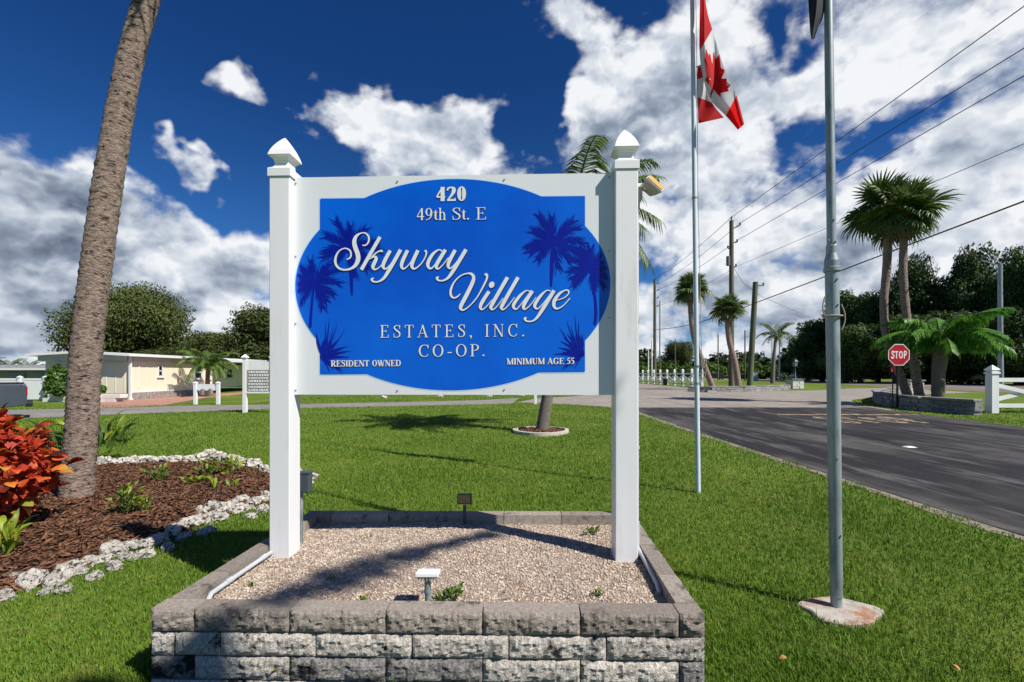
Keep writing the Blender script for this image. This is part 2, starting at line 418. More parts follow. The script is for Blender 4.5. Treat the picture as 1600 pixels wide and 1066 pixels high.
M['stopred'] = mat('stop_sign_red', (.42, .008, .014), (.46, .010, .018), 2., .4)
M['signwhite'] = mat('sign_white', (.80, .80, .80), rough=.4)
M['blackpaint'] = mat('black_paint', (.012, .012, .014), rough=.5)
M['flagred'] = mat('flag_red', (.70, .012, .014), (.76, .016, .018), 4., .7, .25, 300., .002, transl=.5)
M['flagwhite'] = mat('flag_white', (.76, .74, .76), rough=.7, bump=.25, bscale=300., bdist=.002, transl=.3)
M['flagdark'] = mat('flag_black', (.008, .009, .014), (.013, .014, .020), 5., .8)
M['truckpaint'] = mat('slate_grey_car_paint', (.075, .088, .115), (.085, .10, .125), 3., .28, metal=.35, coat=.6)
M['tyre'] = mat('tyre_rubber', (.015, .015, .016), rough=.9)
M['chrome'] = mat('alloy_rim', (.5, .5, .52), rough=.25, metal=.9)
M['redlamp'] = mat('red_tail_lamp', (.30, .01, .01), rough=.2)
M['carblue'] = mat('dark_blue_car_paint', (.02, .04, .09), rough=.3, coat=.5)
M['roofgrey'] = mat('grey_roof', (.30, .31, .33), (.38, .39, .41), 3., .8)
M['wallgrey'] = mat('grey_porch_wall', (.24, .235, .22), (.30, .29, .275), 3., .8)
M['paintorange'] = mat('worn_road_paint', (.42, .30, .19), (.06, .055, .05), 5., .9, contrast=(.42, .58))
M['reflector'] = mat('road_reflector', (.75, .75, .72), rough=.4)
M['sand'] = mat('sandy_verge', (.20, .17, .13), (.34, .29, .23), 22., .95, .8, 120., .01, c3=(.09, .085, .06), s3=9., t3=(.5, .65))
M['deadfrond'] = mat('dead_frond', (.16, .105, .055), (.26, .18, .10), 6., .9)
M['deadleaf'] = mat('dry_leaf', (.42, .17, .05), (.50, .26, .09), 20., .8)

# asphalt: dark sealed surface, pale worn wheel tracks and swirls running along the drive
def asphalt(name, base, worn, amount, stretch, aggr):
    m, nt = newmat(name); N = nt.nodes.new; L = nt.links.new
    out = N('ShaderNodeOutputMaterial'); bs = N('ShaderNodeBsdfPrincipled'); tc = N('ShaderNodeTexCoord')
    bs.inputs['Roughness'].default_value = .85; bs.inputs['Specular IOR Level'].default_value = .3
    def nz(s, sv, d, r=.6, off=0.):
        mp = N('ShaderNodeMapping'); mp.inputs['Scale'].default_value = sv; mp.inputs['Location'].default_value = (off, off, 0)
        L(tc.outputs['Object'], mp.inputs[0]); n = N('ShaderNodeTexNoise'); n.inputs['Scale'].default_value = s
        n.inputs['Detail'].default_value = d; n.inputs['Roughness'].default_value = r; L(mp.outputs[0], n.inputs['Vector']); return n.outputs[0]
    def mr(x, a, b, c=0., d=1.):
        n = N('ShaderNodeMapRange'); n.interpolation_type = 'SMOOTHSTEP'; L(x, n.inputs[0])
        for i, v in enumerate((a, b, c, d)): n.inputs[1+i].default_value = v
        return n.outputs[0]
    def mx(f, a, b):
        n = N('ShaderNodeMix'); n.data_type = 'RGBA'; L(f, n.inputs[0])
        for i, x in ((6, a), (7, b)):
            if isinstance(x, tuple): n.inputs[i].default_value = (*x, 1)
            else: L(x, n.inputs[i])
        return n.outputs[2]
    c = mx(mr(nz(.55, stretch, 6., .62, 2.), amount, amount+.20, 0., .75), base, worn)
    c = mx(mr(nz(2.2, (stretch[0]*1.3, stretch[1]*.55, 1), 7., .68, 5.), amount+.04, amount+.17, 0., .8), c, worn)
    c = mx(mr(nz(30., (1, .9, 1), 5., .75), .63, .70), c, aggr)
    c = mx(mr(nz(3., (1, 1, 1), 5., .6, 9.), .3, .7, 0., .5), c, tuple(b*.7 for b in base))
    L(c, bs.inputs['Base Color'])
    bp = N('ShaderNodeBump'); bp.inputs['Strength'].default_value = .7; bp.inputs['Distance'].default_value = .008
    L(nz(90., (1, 1, 1), 3.), bp.inputs['Height']); L(bp.outputs[0], bs.inputs['Normal']); L(bs.outputs[0], out.inputs[0])
    return m
M['asphalt'] = asphalt('sealed_asphalt', (.0125, .012, .0145), (.120, .110, .102), .455, (1.0, .30, 1), (.12, .115, .112))
M['street'] = asphalt('old_pale_asphalt', (.27, .235, .205), (.36, .315, .275), .45, (.5, .8, 1), (.40, .36, .32))
M['lane'] = asphalt('old_grey_asphalt', (.22, .205, .19), (.31, .29, .265), .45, (.35, 1, 1), (.36, .33, .30))
M['mainroad'] = asphalt('main_road_asphalt', (.19, .155, .145), (.24, .20, .185), .5, (.8, .3, 1), (.27, .23, .21))

# ================================================================== THE SETTING
def sheet(name, pts, z, m, kind='structure'):
    mb = MB(); mb.add([(p[0], p[1], z) for p in pts], [list(range(len(pts)))])
    me = mb.mesh(name, m); o = link(name, me, None, (0, 0, 0)); o['kind'] = kind
    me.update()
    if me.polygons[0].normal.z < 0: me.flip_normals()
    return o
sheet('ground', [(-2500, -400), (2500, -400), (2500, 4000), (-2500, 4000)], 0.0, M['ground'])
DRIVE = [(4.35, -12), (13.0, -12), (12.9, 10.5), (13.5, 14.0), (14.0, 16.6), (14.4, 18.6), (4.9, 18.6), (4.55, 16.0), (4.38, 11)]
STREET = [(4.7, 16.9), (14.3, 17.2), (15.4, 20.5), (17.3, 23.5), (20, 26), (26, 29.5), (33, 33), (36, 43), (31, 42), (24.5, 36.8), (17.6, 35.2),
          (17.0, 40), (16.9, 160), (8.5, 160), (8.0, 42), (7.0, 33), (3.6, 27.4), (1.5, 25.6), (.2, 21.9), (2.4, 20.6), (3.8, 19.0)]
LANE = [tuple(P(*q)[:2]) for q in ((-700, 690), (0, 656), (176, 648), (274, 644.5), (467, 638), (716, 633), (800, 631))]
LANE += [(.4, 25.8)]+[tuple(P(*q)[:2]) for q in ((740, 626), (466, 632), (306, 634), (160, 638), (0, 641), (-700, 652))]
MAIN = [(33.5, -10), (46, -10), (62, 95), (78, 200), (64, 200), (49, 95), (35.5, 34)]
sheet('lane', LANE, .004, M['lane'])
sheet('street', STREET, .008, M['street'])
sheet('driveway', DRIVE, .012, M['asphalt'])
ve = []                                                  # crumbling sandy strip where the drive meets the lawn
rv = random.Random(2)
for k in range(120):
    y = -2+20*k/119; ve.append((4.33-.05-.07*rv.random()-.05*math.sin(k*.37)**2+.03*max(0, y-11)/5, y))
sheet('verge', ve+[(4.62, 18), (4.42, 11), (4.40, -2)], .006, M['sand'])
sheet('main_road', MAIN, .004, M['mainroad'])
# main road markings: a pale centre line
sheet('road_marking', [(40.2, 0), (40.5, 0), (43.8, 40), (56.5, 100), (56.1, 100), (43.5, 40)], .009, M['signwhite'])
# far side track
sheet('path', [tuple(P(*q)[:2]) for q in ((1000, 592.5), (1290, 593), (1290, 591.4), (1000, 591))], .004, M['conc_edge'])
# stop bar and the worn word on the drive
sheet('road_marking', [(8.9, 15.2), (13.5, 15.2), (13.5, 15.55), (8.9, 15.55)], .016, M['paintorange'])

# ================================================================== LETTERING: strokes with swelling width
def crom(pts, n=7):
    """Catmull-Rom through (x, y, w)"""
    p = [np.array(q, float) for q in pts]
    if len(p) == 2: return [p[0], p[1]]
    p = [2*p[0]-p[1]]+p+[2*p[-1]-p[-2]]
    out = []
    for i in range(1, len(p)-2):
        for k in range(n):
            t = k/n
            out.append(.5*((2*p[i])+(p[i+1]-p[i-1])*t+(2*p[i-1]-5*p[i]+4*p[i+1]-p[i+2])*t*t+(-p[i-1]+3*p[i]-3*p[i+1]+p[i+2])*t**3))
    out.append(p[-2]); return out
def ribbon(pts, n=7, smooth=True):
    """returns (list of (x, y, order)), faces) of a swelling stroke"""
    s = crom(pts, n) if smooth else [np.array(q, float) for q in pts]
    vs, fs = [], []
    for i, q in enumerate(s):
        a = s[min(i+1, len(s)-1)][:2]-s[max(i-1, 0)][:2]
        l = np.hypot(*a) or 1.; nx, ny = -a[1]/l, a[0]/l; w = max(q[2], .02)/2
        vs += [(q[0]+nx*w, q[1]+ny*w, i), (q[0]-nx*w, q[1]-ny*w, i)]
        if i: fs.append((2*i-2, 2*i, 2*i+1, 2*i-1))
    return vs, fs
def disc(x, y, rx, ry, n=16, tilt=0.):
    c, s_ = math.cos(tilt), math.sin(tilt)
    vs = [(x+rx*math.cos(2*math.pi*k/n)*c-ry*math.sin(2*math.pi*k/n)*s_, y+rx*math.cos(2*math.pi*k/n)*s_+ry*math.sin(2*math.pi*k/n)*c, 0) for k in range(n)]
    return vs, [tuple(range(n))]

def glyph(ch, T, N, sans=False):
    """strokes of one capital/digit in a unit-height cell; returns (list of (verts, faces), advance)"""
    o = []
    def l(x0, y0, x1, y1, w): o.append(ribbon([(x0, y0, w), (x1, y1, w)], smooth=False))
    def c(*p): o.append(ribbon(p, 8))
    def sf(x, y, h=.13):
        if not sans: l(x-h, y, x+h, y, N)
    def tick(x, y0, y1):
        if not sans: l(x, y0, x, y1, N)
    def stem(x, y0=0., y1=1., w=None, s0=True, s1=True):
        l(x, y0, x, y1, w or T)
        if s0: sf(x, y0+N/2)
        if s1: sf(x, y1-N/2)
    def ring(cx, cy, rx, ry):
        p = []
        for k in range(25):
            g = 2*math.pi*k/24; w = N+(T-N)*abs(math.cos(g))**1.4
            p.append((cx+(rx-w/2)*math.cos(g), cy+(ry-w/2+.01)*math.sin(g), w))
        o.append(ribbon(p, 2))
    a = .7
    if ch == 'A':
        l(.08, 0, .37, 1, N); l(.35, 1, .64, 0, T); l(.19, .33, .53, .33, N); sf(.08, N/2, .1); sf(.64, N/2, .13); a = .74
    elif ch in 'CG':
        c((.65, .76, N), (.58, .92, N*1.3), (.42, .98, N), (.2, .86, T*.75), (.1, .5, T), (.2, .14, T*.75), (.42, .02, N), (.58, .08, N*1.2), (.67, .22, N)); tick(.66, .68, 1); a = .74
        if ch == 'G': l(.62, .04, .62, .42, T); sf(.62, .42); a = .8
    elif ch == 'D':
        stem(.16, s0=False, s1=False); sf(.1, N/2, .09); sf(.1, 1-N/2, .09)
        c((.16, .975, N), (.38, .965, N*1.2), (.58, .8, T*.75), (.65, .5, T), (.58, .2, T*.75), (.38, .035, N*1.2), (.16, .025, N)); a = .77
    elif ch == 'E':
        l(.17, 0, .17, 1, T); l(.02, 1-N/2, .58, 1-N/2, N); l(.17, .52, .44, .52, N); l(.02, N/2, .61, N/2, N); tick(.57, .78, 1); tick(.44, .42, .62); tick(.61, 0, .22); a = .66
    elif ch == 'I': stem(.17); a = .34
    elif ch == 'M':
        l(.12, 0, .12, 1, N); l(.78, 0, .78, 1, T); l(.12, 1, .44, .03, T); l(.44, .03, .78, 1, N); sf(.12, N/2, .1); sf(.78, N/2); sf(.06, 1-N/2, .07); sf(.82, 1-N/2, .09); a = .92
    elif ch == 'N':
        l(.12, 0, .12, 1, N); l(.64, 0, .64, 1, N); l(.12, 1, .64, .0, T); sf(.12, N/2, .1); sf(.06, 1-N/2, .08); sf(.64, 1-N/2, .1); a = .75
    elif ch == 'O': ring(.4, .5, .35, .5); a = .8
    elif ch in 'PR':
        stem(.16, s1=False); sf(.1, 1-N/2, .09)
        c((.16, .975, N), (.36, .965, N*1.2), (.5, .86, T*.8), (.53, .73, T), (.48, .57, T*.8), (.34, .48, N*1.2), (.16, .475, N)); a = .62
        if ch == 'R': l(.34, .48, .63, 0, T); sf(.64, N/2, .09); a = .72
    elif ch == 'S':
        c((.49, .74, N), (.44, .92, N*1.2), (.29, .98, N), (.13, .89, T*.7), (.11, .74, T*.85), (.27, .57, T), (.44, .42, T), (.49, .24, T*.85), (.42, .09, T*.65), (.26, .02, N), (.1, .09, N*1.2), (.07, .27, N)); tick(.49, .68, .99); tick(.07, .01, .32); a = .57
    elif ch == 'T':
        l(.32, 0, .32, 1, T); l(.03, 1-N/2, .61, 1-N/2, N); sf(.32, N/2); tick(.03, .76, 1); tick(.61, .76, 1); a = .64
    elif ch == 'U':
        c((.17, 1, T), (.17, .6, T), (.18, .25, T), (.27, .06, T*.7), (.42, .02, N), (.56, .1, N), (.6, .3, N), (.6, .7, N), (.6, 1, N)); sf(.17, 1-N/2); sf(.6, 1-N/2, .1); a = .75
    elif ch == 'W':
        l(.07, 1, .29, 0, T); l(.29, 0, .48, .95, N); l(.43, 1, .68, 0, T); l(.68, 0, .9, 1, N); sf(.08, 1-N/2, .11); sf(.45, 1-N/2, .1); sf(.9, 1-N/2, .09); a = .98
    elif ch == '0': ring(.25, .5, .23, .5); a = .5
    elif ch == '2':
        c((.05, .72, N), (.1, .89, T*.5), (.24, .98-T*.2, T*.5), (.37, .88, T*.8), (.38, .70, T), (.3, .46, T*.7), (.06, .05, N)); l(.04, T*.32, .45, T*.32, T*.64); tick(.45, 0, .2); a = .5
    elif ch == '4':
        l(.33, .97, .04, .3, N*1.1); l(.03, .29, .48, .29, max(N*1.5, .07)); l(.34, 0, .34, .98, T); a = .5
    elif ch == '5':
        l(.13, .93, .43, .93, T*.7); l(.15, .95, .09, .55, N); c((.09, .56, N), (.26, .6, T*.6), (.39, .38, T), (.34, .13, T*.75), (.18, .02, N), (.04, .07, N*1.6)); a = .5
    elif ch == '9':
        ring(.25, .67, .21, .31); c((.43, .68, T*.8), (.41, .38, T*.7), (.28, .12, N*1.3), (.08, .01, N)); a = .5
    elif ch == 't':
        c((.15, .82, N), (.15, .6, T), (.15, .2, T), (.19, .05, T*.7), (.29, .07, N)); l(.02, .64, .29, .64, N); a = .3
    elif ch == 'h':
        l(.12, 0, .12, 1, T*.9); sf(.12, N/2, .11); sf(.07, 1-N/2, .06); c((.12, .5, N), (.25, .64, T*.5), (.36, .55, T*.9), (.38, .3, T*.9), (.38, 0, T*.9)); sf(.38, N/2, .11); a = .5
    elif ch == '.': o.append(disc(.1, .07, .07, .07)); a = .24
    elif ch == ',': o.append(disc(.1, .07, .075, .075)); c((.15, .06, .07), (.13, -.06, .05), (.06, -.16, .02)); a = .24
    elif ch == '-': l(.05, .33, .33, .33, max(N*1.6, .08)); a = .38
    elif ch == ' ': a = .3
    return o, a
def text_strokes(txt, T=.135, N=.05, track=.04, sans=False):
    x = 0.; out = []
    for ch in txt:
        g, a = glyph(ch, T, N, sans)
        for vs, fs in g: out.append(([(v[0]+x, v[1], v[2]) for v in vs], fs))
        x += a+track
    return out, x-track

# ================================================================== RAISED PLANTER of split-face blocks
FL, FR, BL, BR = Vector((-1.600, 2.033, 0)), Vector((.836, 1.986, 0)), Vector((-1.528, 3.492, 0)), Vector((.902, 3.473, 0))
PTOP, CH, TH = .36, .105, .098
def block_mesh(L, H, D, seed, rough_front=True, rough_end=False):
    rng = random.Random(seed); mb = MB()
    g = .0028
    x0, x1, z0, z1 = g, L-g, g, H-g
    nx, nz = (max(6, int(L/.0125)), 8) if rough_front else (1, 1)
    rows = []
    for j in range(nz+1):
        r = []
        for i in range(nx+1):
            x, z = x0+(x1-x0)*i/nx, z0+(z1-z0)*j/nz
            e = min(i, nx-i, j, nz-j)
            y = 0.
            if rough_front:
                n = mnoise.noise(Vector((x*14+seed*7.1, z*16, seed*1.3)))*.008+mnoise.noise(Vector((x*38+seed, z*38, 3.1)))*.008+mnoise.noise(Vector((x*85+seed, z*85, 5.1)))*.006
                y = .010-abs(n)*.4 if e == 0 else (-.005+n if e > 1 else .0+n)
                y = min(max(y, -.016), .012)
                if 0 < i < nx: x += rng.uniform(-.003, .003)
                if 0 < j < nz: z += rng.uniform(-.003, .003)
            r.append((x, y, z))
        rows.append(r)
    b = len(mb.v); W = nx+1
    for r in rows: mb.v += r
    for j in range(nz):
        for i in range(nx):
            mb.f.append([j*W+i, j*W+i+1, (j+1)*W+i+1, (j+1)*W+i]); mb.m.append(0); mb.sm.append(False)
    # the other sides: loops of the front's edge joined to the back
    top = [nz*W+i for i in range(W)]; bot = [i for i in range(W)]
    k = len(mb.v); mb.v += [(x0, D, z0), (x1, D, z0), (x1, D, z1), (x0, D, z1)]
    mb.f += [top+[k+2, k+3], bot[::-1]+[k, k+1], [j*W for j in range(nz+1)][::-1]+[k+3, k] if False else [j*W for j in range(nz, -1, -1)]+[k, k+3],
             [j*W+nx for j in range(nz+1)]+[k+2, k+1], [k+1, k, k+3, k+2]]
    mb.m += [0]*5; mb.sm += [False]*5
    return mb
planter = empty('raised_planter', (-.35, 2.74, 0), 'raised rectangular planter of split-face concrete blocks under the big blue sign', 'planter')
BM = {}
def get_block(L, var, m, rough=True):
    k = (round(L, 3), var, m, rough)
    if k not in BM: BM[k] = block_mesh(L, CH, TH, var*13+int(L*1000), rough).mesh('block', M[m])
    return BM[k]
rb = random.Random(5)
def wall_run(a, b, lens, z, cap, rough=True, out_sign=1):
    """blocks from a to b; the outer face lies on the line a-b, thickness inwards (to the left of a->b)"""
    d = (b-a); ln = d.length; d = d/ln; ang = math.atan2(d.y, d.x); tot = sum(lens); x = 0.
    for L in lens:
        Ls = L*ln/tot
        m = 'block_cap' if cap else rb.choice(['block_pale', 'block_pale', 'block_grey'])
        p = a+d*x+Vector((0, 0, z))
        o = part('block', get_block(Ls, rb.randrange(4), m, rough), planter, p-WL[planter.name], (rb.uniform(-.004, .004), 0, ang+rb.uniform(-.004, .004)))
        x += Ls
CA = [.195, .4265, .4265, .4265, .4265, .4265, .112]; CB = [.107, .205]+[.425]*5
def inset(p, q, t): return p+(q-p).normalized()*t
for c in range(4):
    z = PTOP-CH*(c+1); A_ = c % 2 == 0; cap = c == 0
    wall_run(FL, FR, CA if A_ else CB, z, cap)
    sl = [.31, .4265, .4265, .17] if A_ else [.12, .4265, .4265, .38]
    # right side: its end block shows at the front on the cap course
    wall_run(inset(FR, BR, TH+.003), inset(BR, FR, TH+.003), sl, z, cap)
    wall_run(inset(BL, FL, TH+.003), inset(FL, BL, TH+.003), sl[::-1], z, cap)
    wall_run(BR, BL, CA[::-1] if A_ else CB[::-1], z, cap, rough=False)
# shell fill with low mounds; loose shell as scattered pieces
def bil(s, t): return (FL*(1-s)+FR*s)*(1-t)+(BL*(1-s)+BR*s)*t
def shell_z(x, y): return .292+.016*mnoise.noise(Vector((x*1.7, y*1.9, .3)))+.006*mnoise.noise(Vector((x*8, y*8, 1.1)))+.02*max(0, 1-((x+.4)**2/.9+(y-2.85)**2/.3))
fill = MB(); nx, ny = 56, 34
for j in range(ny+1):
    for i in range(nx+1):
        p = bil(.036+.928*i/nx, .058+.884*j/ny); fill.v.append((p.x, p.y, shell_z(p.x, p.y)))
for j in range(ny):
    for i in range(nx):
        k = j*(nx+1)+i; fill.f.append([k, k+1, k+nx+2, k+nx+1]); fill.m.append(0); fill.sm.append(True)
fill.build('shell_fill', M['shell_bed'], planter)
rs = np.random.RandomState(3)
def scatter_bits(n, posf, size, zs, mats, name, parent=None, kind='stuff', elong=1., seed=1, flat=.5):
    """many small angular pieces as one mesh (8-face flattened octahedra)"""
    r = np.random.RandomState(seed); P_ = posf(r, n); n = len(P_)
    base = np.array([(1, 0, 0), (0, 1, 0), (-1, 0, 0), (0, -1, 0), (0, 0, 1), (0, 0, -1)], float)
    fc = np.array([(0, 1, 4), (1, 2, 4), (2, 3, 4), (3, 0, 4), (1, 0, 5), (2, 1, 5), (3, 2, 5), (0, 3, 5)])
    s = r.uniform(size[0], size[1], (n, 1, 1)); dims = np.stack([s[:, 0, 0]*elong*r.uniform(.7, 1.3, n), s[:, 0, 0]*r.uniform(.5, 1., n), s[:, 0, 0]*flat*r.uniform(.6, 1.2, n)], 1)[:, None, :]
    v = base[None]*dims*r.uniform(.75, 1.25, (n, 6, 1))
    ya = r.uniform(0, 2*np.pi, n); ti = r.normal(0, .35, n)
    ct, st = np.cos(ti)[:, None], np.sin(ti)[:, None]
    x, y, z = v[..., 0], v[..., 1], v[..., 2]
    x, z = x*ct+z*st, -x*st+z*ct
    cy, sy = np.cos(ya)[:, None], np.sin(ya)[:, None]
    v = np.stack([x*cy-y*sy, x*sy+y*cy, z], -1)+P_[:, None, :]
    V = v.reshape(-1, 3); Fc = (fc[None]+6*np.arange(n)[:, None, None]).reshape(-1, 3)
    off = np.array(WL[parent.name]) if parent is not None else np.zeros(3)
    o = link(name, npmesh(name, V-off, Fc, mats), parent, off if parent is not None else (0, 0, 0)); o['kind'] = kind
    return o
def npmesh(name, V, Fc, m, smooth=False):
    me = bpy.data.meshes.new(name); k = Fc.shape[1]; n = len(Fc)
    me.vertices.add(len(V)); me.vertices.foreach_set('co', np.ascontiguousarray(V, np.float32).ravel())
    me.loops.add(n*k); me.loops.foreach_set('vertex_index', np.ascontiguousarray(Fc, np.int32).ravel())
    me.polygons.add(n); me.polygons.foreach_set('loop_start', np.arange(0, n*k, k, dtype=np.int32))
    me.update(calc_edges=True); me.materials.append(m)
    if smooth: me.polygons.foreach_set('use_smooth', np.ones(n, bool))
    return me
def shell_pos(r, n):
    s, t = r.uniform(.04, .96, n), r.uniform(.066, .934, n)
    p = np.array([list(bil(a, b)) for a, b in zip(s, t)])
    p[:, 2] = [shell_z(a, b)+.002 for a, b in zip(p[:, 0], p[:, 1])]
    return p
scatter_bits(30000, shell_pos, (.003, .0105), None, M['shell'], 'shell_gravel', planter, seed=4)

# ================================================================== THE ENTRANCE SIGN
sign = empty('entrance_sign', (-.36, 2.80, .29), 'large blue and white entrance sign between two white vinyl posts in the planter', 'sign')
yawS = math.atan2(2.70-2.77, .673+1.40)
RS = Matrix.Rotation(yawS, 3, 'Z')
exS, nS = RS @ Vector((1, 0, 0)), RS @ Vector((0, -1, 0))
def post(cx, fy, w, ztop):
    d = .133
    c = Vector((cx, fy, 0))-nS*d/2
    mb = MB(); z0 = .24
    mb.box((c.x, c.y, (z0+ztop)/2), (w, d, ztop-z0), RS)
    p = bevel(mb.build('post', M['vinyl'], sign), .005, 2)
    cap = MB()
    h = .0
    prof = [(.073, -.048), (.073, .0), (.052, .014), (.046, .022), (.043, .040), (.047, .058), (.058, .072), (.073, .080), (.0725, .084), (.064, .112), (.050, .143), (.033, .172), (.015, .198), (.003, .212)]
    k = w/.133
    rings = []
    for hs, z in prof:
        a = hs*(.55+.45*k); b = hs
        rings.append([c+RS @ Vector((sx*a, sy*b, 0))+Vector((0, 0, ztop+.048+z)) for sx, sy in ((-1, -1), (1, -1), (1, 1), (-1, 1))])
    cap.loft(rings)
    bevel(cap.build('post_cap', M['vinyl'], p), .0015, 1)
    return c
cl_ = post(-1.399, 2.770, .124, 2.585)
cr_ = post(.673, 2.700, .133, 2.598)
# board plane
A0 = Vector((-1.399, 2.770, 0))+exS*.062-nS*.056
B0 = Vector((.673, 2.700, 0))-exS*.0665-nS*.056
BW = (B0-A0).length
def board(s, z, off=0.): return A0+exS*s+nS*off+Vector((0, 0, z))
def onboard(u, v, off=0.):
    """the point of the board's front plane seen at photo position (u, v), moved off in front"""
    d = Vector(((u-800)/F, 1, (HV-v)/F)); o = Vector((0, 0, CAMH))
    t = (A0-o).dot(nS)/d.dot(nS)
    return o+d*t+nS*off
bz0, bz1 = 1.268, 2.598
mb = MB(); c = board(BW/2, (bz0+bz1)/2, -.008)
mb.box(c, (BW-.002, .016, bz1-bz0), RS)
bd = mb.build('board', M['board'], sign)
# printed shape: an ellipse united with a rectangle
EC = (707.5, 445.0); ER = (246.0, 165.0); RC = (500.0, 914.0, 308.5, 583.5)
def outline(grow=0.):
    """boundary of ellipse | rectangle in photo pixels"""
    pts = []
    rx, ry = ER[0]+grow, ER[1]+grow; x0, x1, y0, y1 = RC[0]-grow, RC[1]+grow, RC[2]-grow, RC[3]+grow
    n = 720
    for k in range(n):
        g = 2*math.pi*k/n; c_, s_ = math.cos(g), math.sin(g)
        re = 1/math.sqrt((c_/rx)**2+(s_/ry)**2)
        tx = ((x1-EC[0]) if c_ > 0 else (x0-EC[0]))/c_ if abs(c_) > 1e-9 else 1e9
        ty = ((y1-EC[1]) if s_ > 0 else (y0-EC[1]))/s_ if abs(s_) > 1e-9 else 1e9
        r = max(re, min(tx, ty)); pts.append((EC[0]+r*c_, EC[1]+r*s_))
    return pts
def inshape(x, y, m=2.):
    return ((x-EC[0])/(ER[0]-m))**2+((y-EC[1])/(ER[1]-m))**2 < 1 or (RC[0]+m < x < RC[1]-m and RC[2]+m < y < RC[3]-m)
TILT = lambda u, v: v+(707-u)*.0098        # the print follows the board's own slope in perspective
def decal(name, polys, off, m, parent):
    """polys: list of (verts (u, v, order), faces) in photo pixels, laid on the board"""
    mb = MB(); k = 0
    for vs, fs in polys:
        mb.add([onboard(v[0], v[1], off+k*3e-7+v[2]*3e-6) for v in vs], fs); k += 1
    for i in range(len(mb.f)):
        f = mb.f[i]; a, b, c2 = (Vector(mb.v[f[j]]) for j in range(3))
        if (b-a).cross(c2-a).dot(nS) < 0: mb.f[i] = f[::-1]
    return mb.build(name, m, parent)
def fan(pts): return ([(EC[0], EC[1], 0)]+[(u, TILT(u, v), 0) for u, v in pts], [(0, i+1, (i+1) % len(pts)+1) for i in range(len(pts))])
decal('print_border', [fan(outline(1.6))], .0008, M['lightline'], bd)
panel = decal('blue_panel', [fan(outline(0.))], .0016, M['blue'], bd)
# palm silhouettes
def leaflets(pol, cx, cy, ang, L, curve, w, rng, nleaf=15):
    """one printed frond: a spine with narrow leaflets"""
    pts = []
    for k in range(9):
        t = k/8; a = ang+curve*t*t
        pts.append((cx+L*t*math.cos(ang+curve*t*t*.6), cy-L*t*math.sin(ang+curve*t*t*.6), max(.7, 3.2*(1-t))))
    ins = [q for q in pts if inshape(q[0], q[1], 3)]
    if len(ins) > 2: pol.append(ribbon(ins, 3))
    for k in range(nleaf):
        t = .12+.86*k/nleaf
        x, y = cx+L*t*math.cos(ang+curve*t*t*.6), cy-L*t*math.sin(ang+curve*t*t*.6)
        d = ang+curve*t*1.2
        for sgn in (-1, 1):
            ll = w*(1-.35*t)*rng.uniform(.75, 1.25); a2 = d+sgn*rng.uniform(.28, .55)
            tx, ty = x+ll*math.cos(a2), y-ll*math.sin(a2)
            for _ in range(6):
                if inshape(tx, ty): break
                tx, ty = x+(tx-x)*.7, y+(ty-y)*.7
            if inshape(x, y) and inshape(tx, ty): pol.append(ribbon([(x, y, 1.5), ((x+tx)/2, (y+ty)/2, 1.15), (tx, ty, .1)], 2))
def sil_palm(cx, cy, Lf, trunk, seed, pol):
    rng = random.Random(seed)
    pol.append(disc(cx, cy, Lf*.15, Lf*.15, 14))
    for k in range(12):
        a = R(-75+k*27.5+rng.uniform(-7, 7)); down = math.cos(a)
        leaflets(pol, cx, cy, a, Lf*rng.uniform(.6, .85), -.55*math.cos(a) if math.sin(a) > -.2 else -.2*math.cos(a), Lf*.36, rng)
    tp = [(x, y, w) for x, y, w in trunk if inshape(x, y, 1)]
    if len(tp) > 1: pol.append(ribbon(tp, 4))
def agave(cx, cy, s, flip, seed, pol):
    rng = random.Random(seed)
    for k in range(15):
        a = R(4+k*11.5+rng.uniform(-4, 4)); L_ = s*rng.uniform(.55, 1.05)
        if k > 12: a = -a*.2
        tx, ty = cx+flip*L_*math.cos(a), cy-L_*math.sin(a)
        for _ in range(8):
            if inshape(tx, ty): break
            tx, ty = cx+(tx-cx)*.8, cy+(ty-cy)*.8
        pol.append(ribbon([(cx, cy, 4), ((cx+tx)/2-flip*2, (cy+ty)/2-2, 4.4), (tx, ty, .3)], 5))
    for dx, dy in ((4, 10), (16, 18), (26, 16), (38, 14), (10, 22), (30, 24)):
        pol.append(ribbon([(cx, cy, 3), (cx+flip*dx, cy+dy*.9, .4)], 3))
    for x, y in ((3, -58), (9, -66), (15, -50), (22, -58), (34, -48)):       # thin tall spikes
        tx, ty = cx+flip*x, cy+y
        for _ in range(8):
            if inshape(tx, ty): break
            tx, ty = cx+(tx-cx)*.85, cy+(ty-cy)*.85
        pol.append(ribbon([(cx+flip*2, cy-4, 2.6), ((cx+tx)/2+flip*1.5, (cy+ty)/2, 2.2), (tx, ty, .2)], 4))
pol = []
sil_palm(546, 388, 58, [(548, 392, 6), (549, 430, 6), (550, 462, 3)], 1, pol)
sil_palm(491, 442, 52, [(491, 445, 4), (487, 480, 4), (485, 512, 4.5), (487, 526, 4)], 2, pol)
sil_palm(864, 378, 58, [(864, 382, 6), (862, 420, 6), (861, 448, 3)], 3, pol)
sil_palm(923, 420, 50, [(923, 424, 4), (929, 460, 4), (931, 490, 4.5), (929, 508, 4)], 4, pol)
agave(506, 562, 44, 1, 5, pol); agave(907, 558, 44, -1, 6, pol)
for vs, fs in pol:
    vs[:] = [(v[0], TILT(v[0], v[1]) if False else v[1], v[2]) for v in vs]
decal('palm_print', pol, .0024, M['navy'], bd)
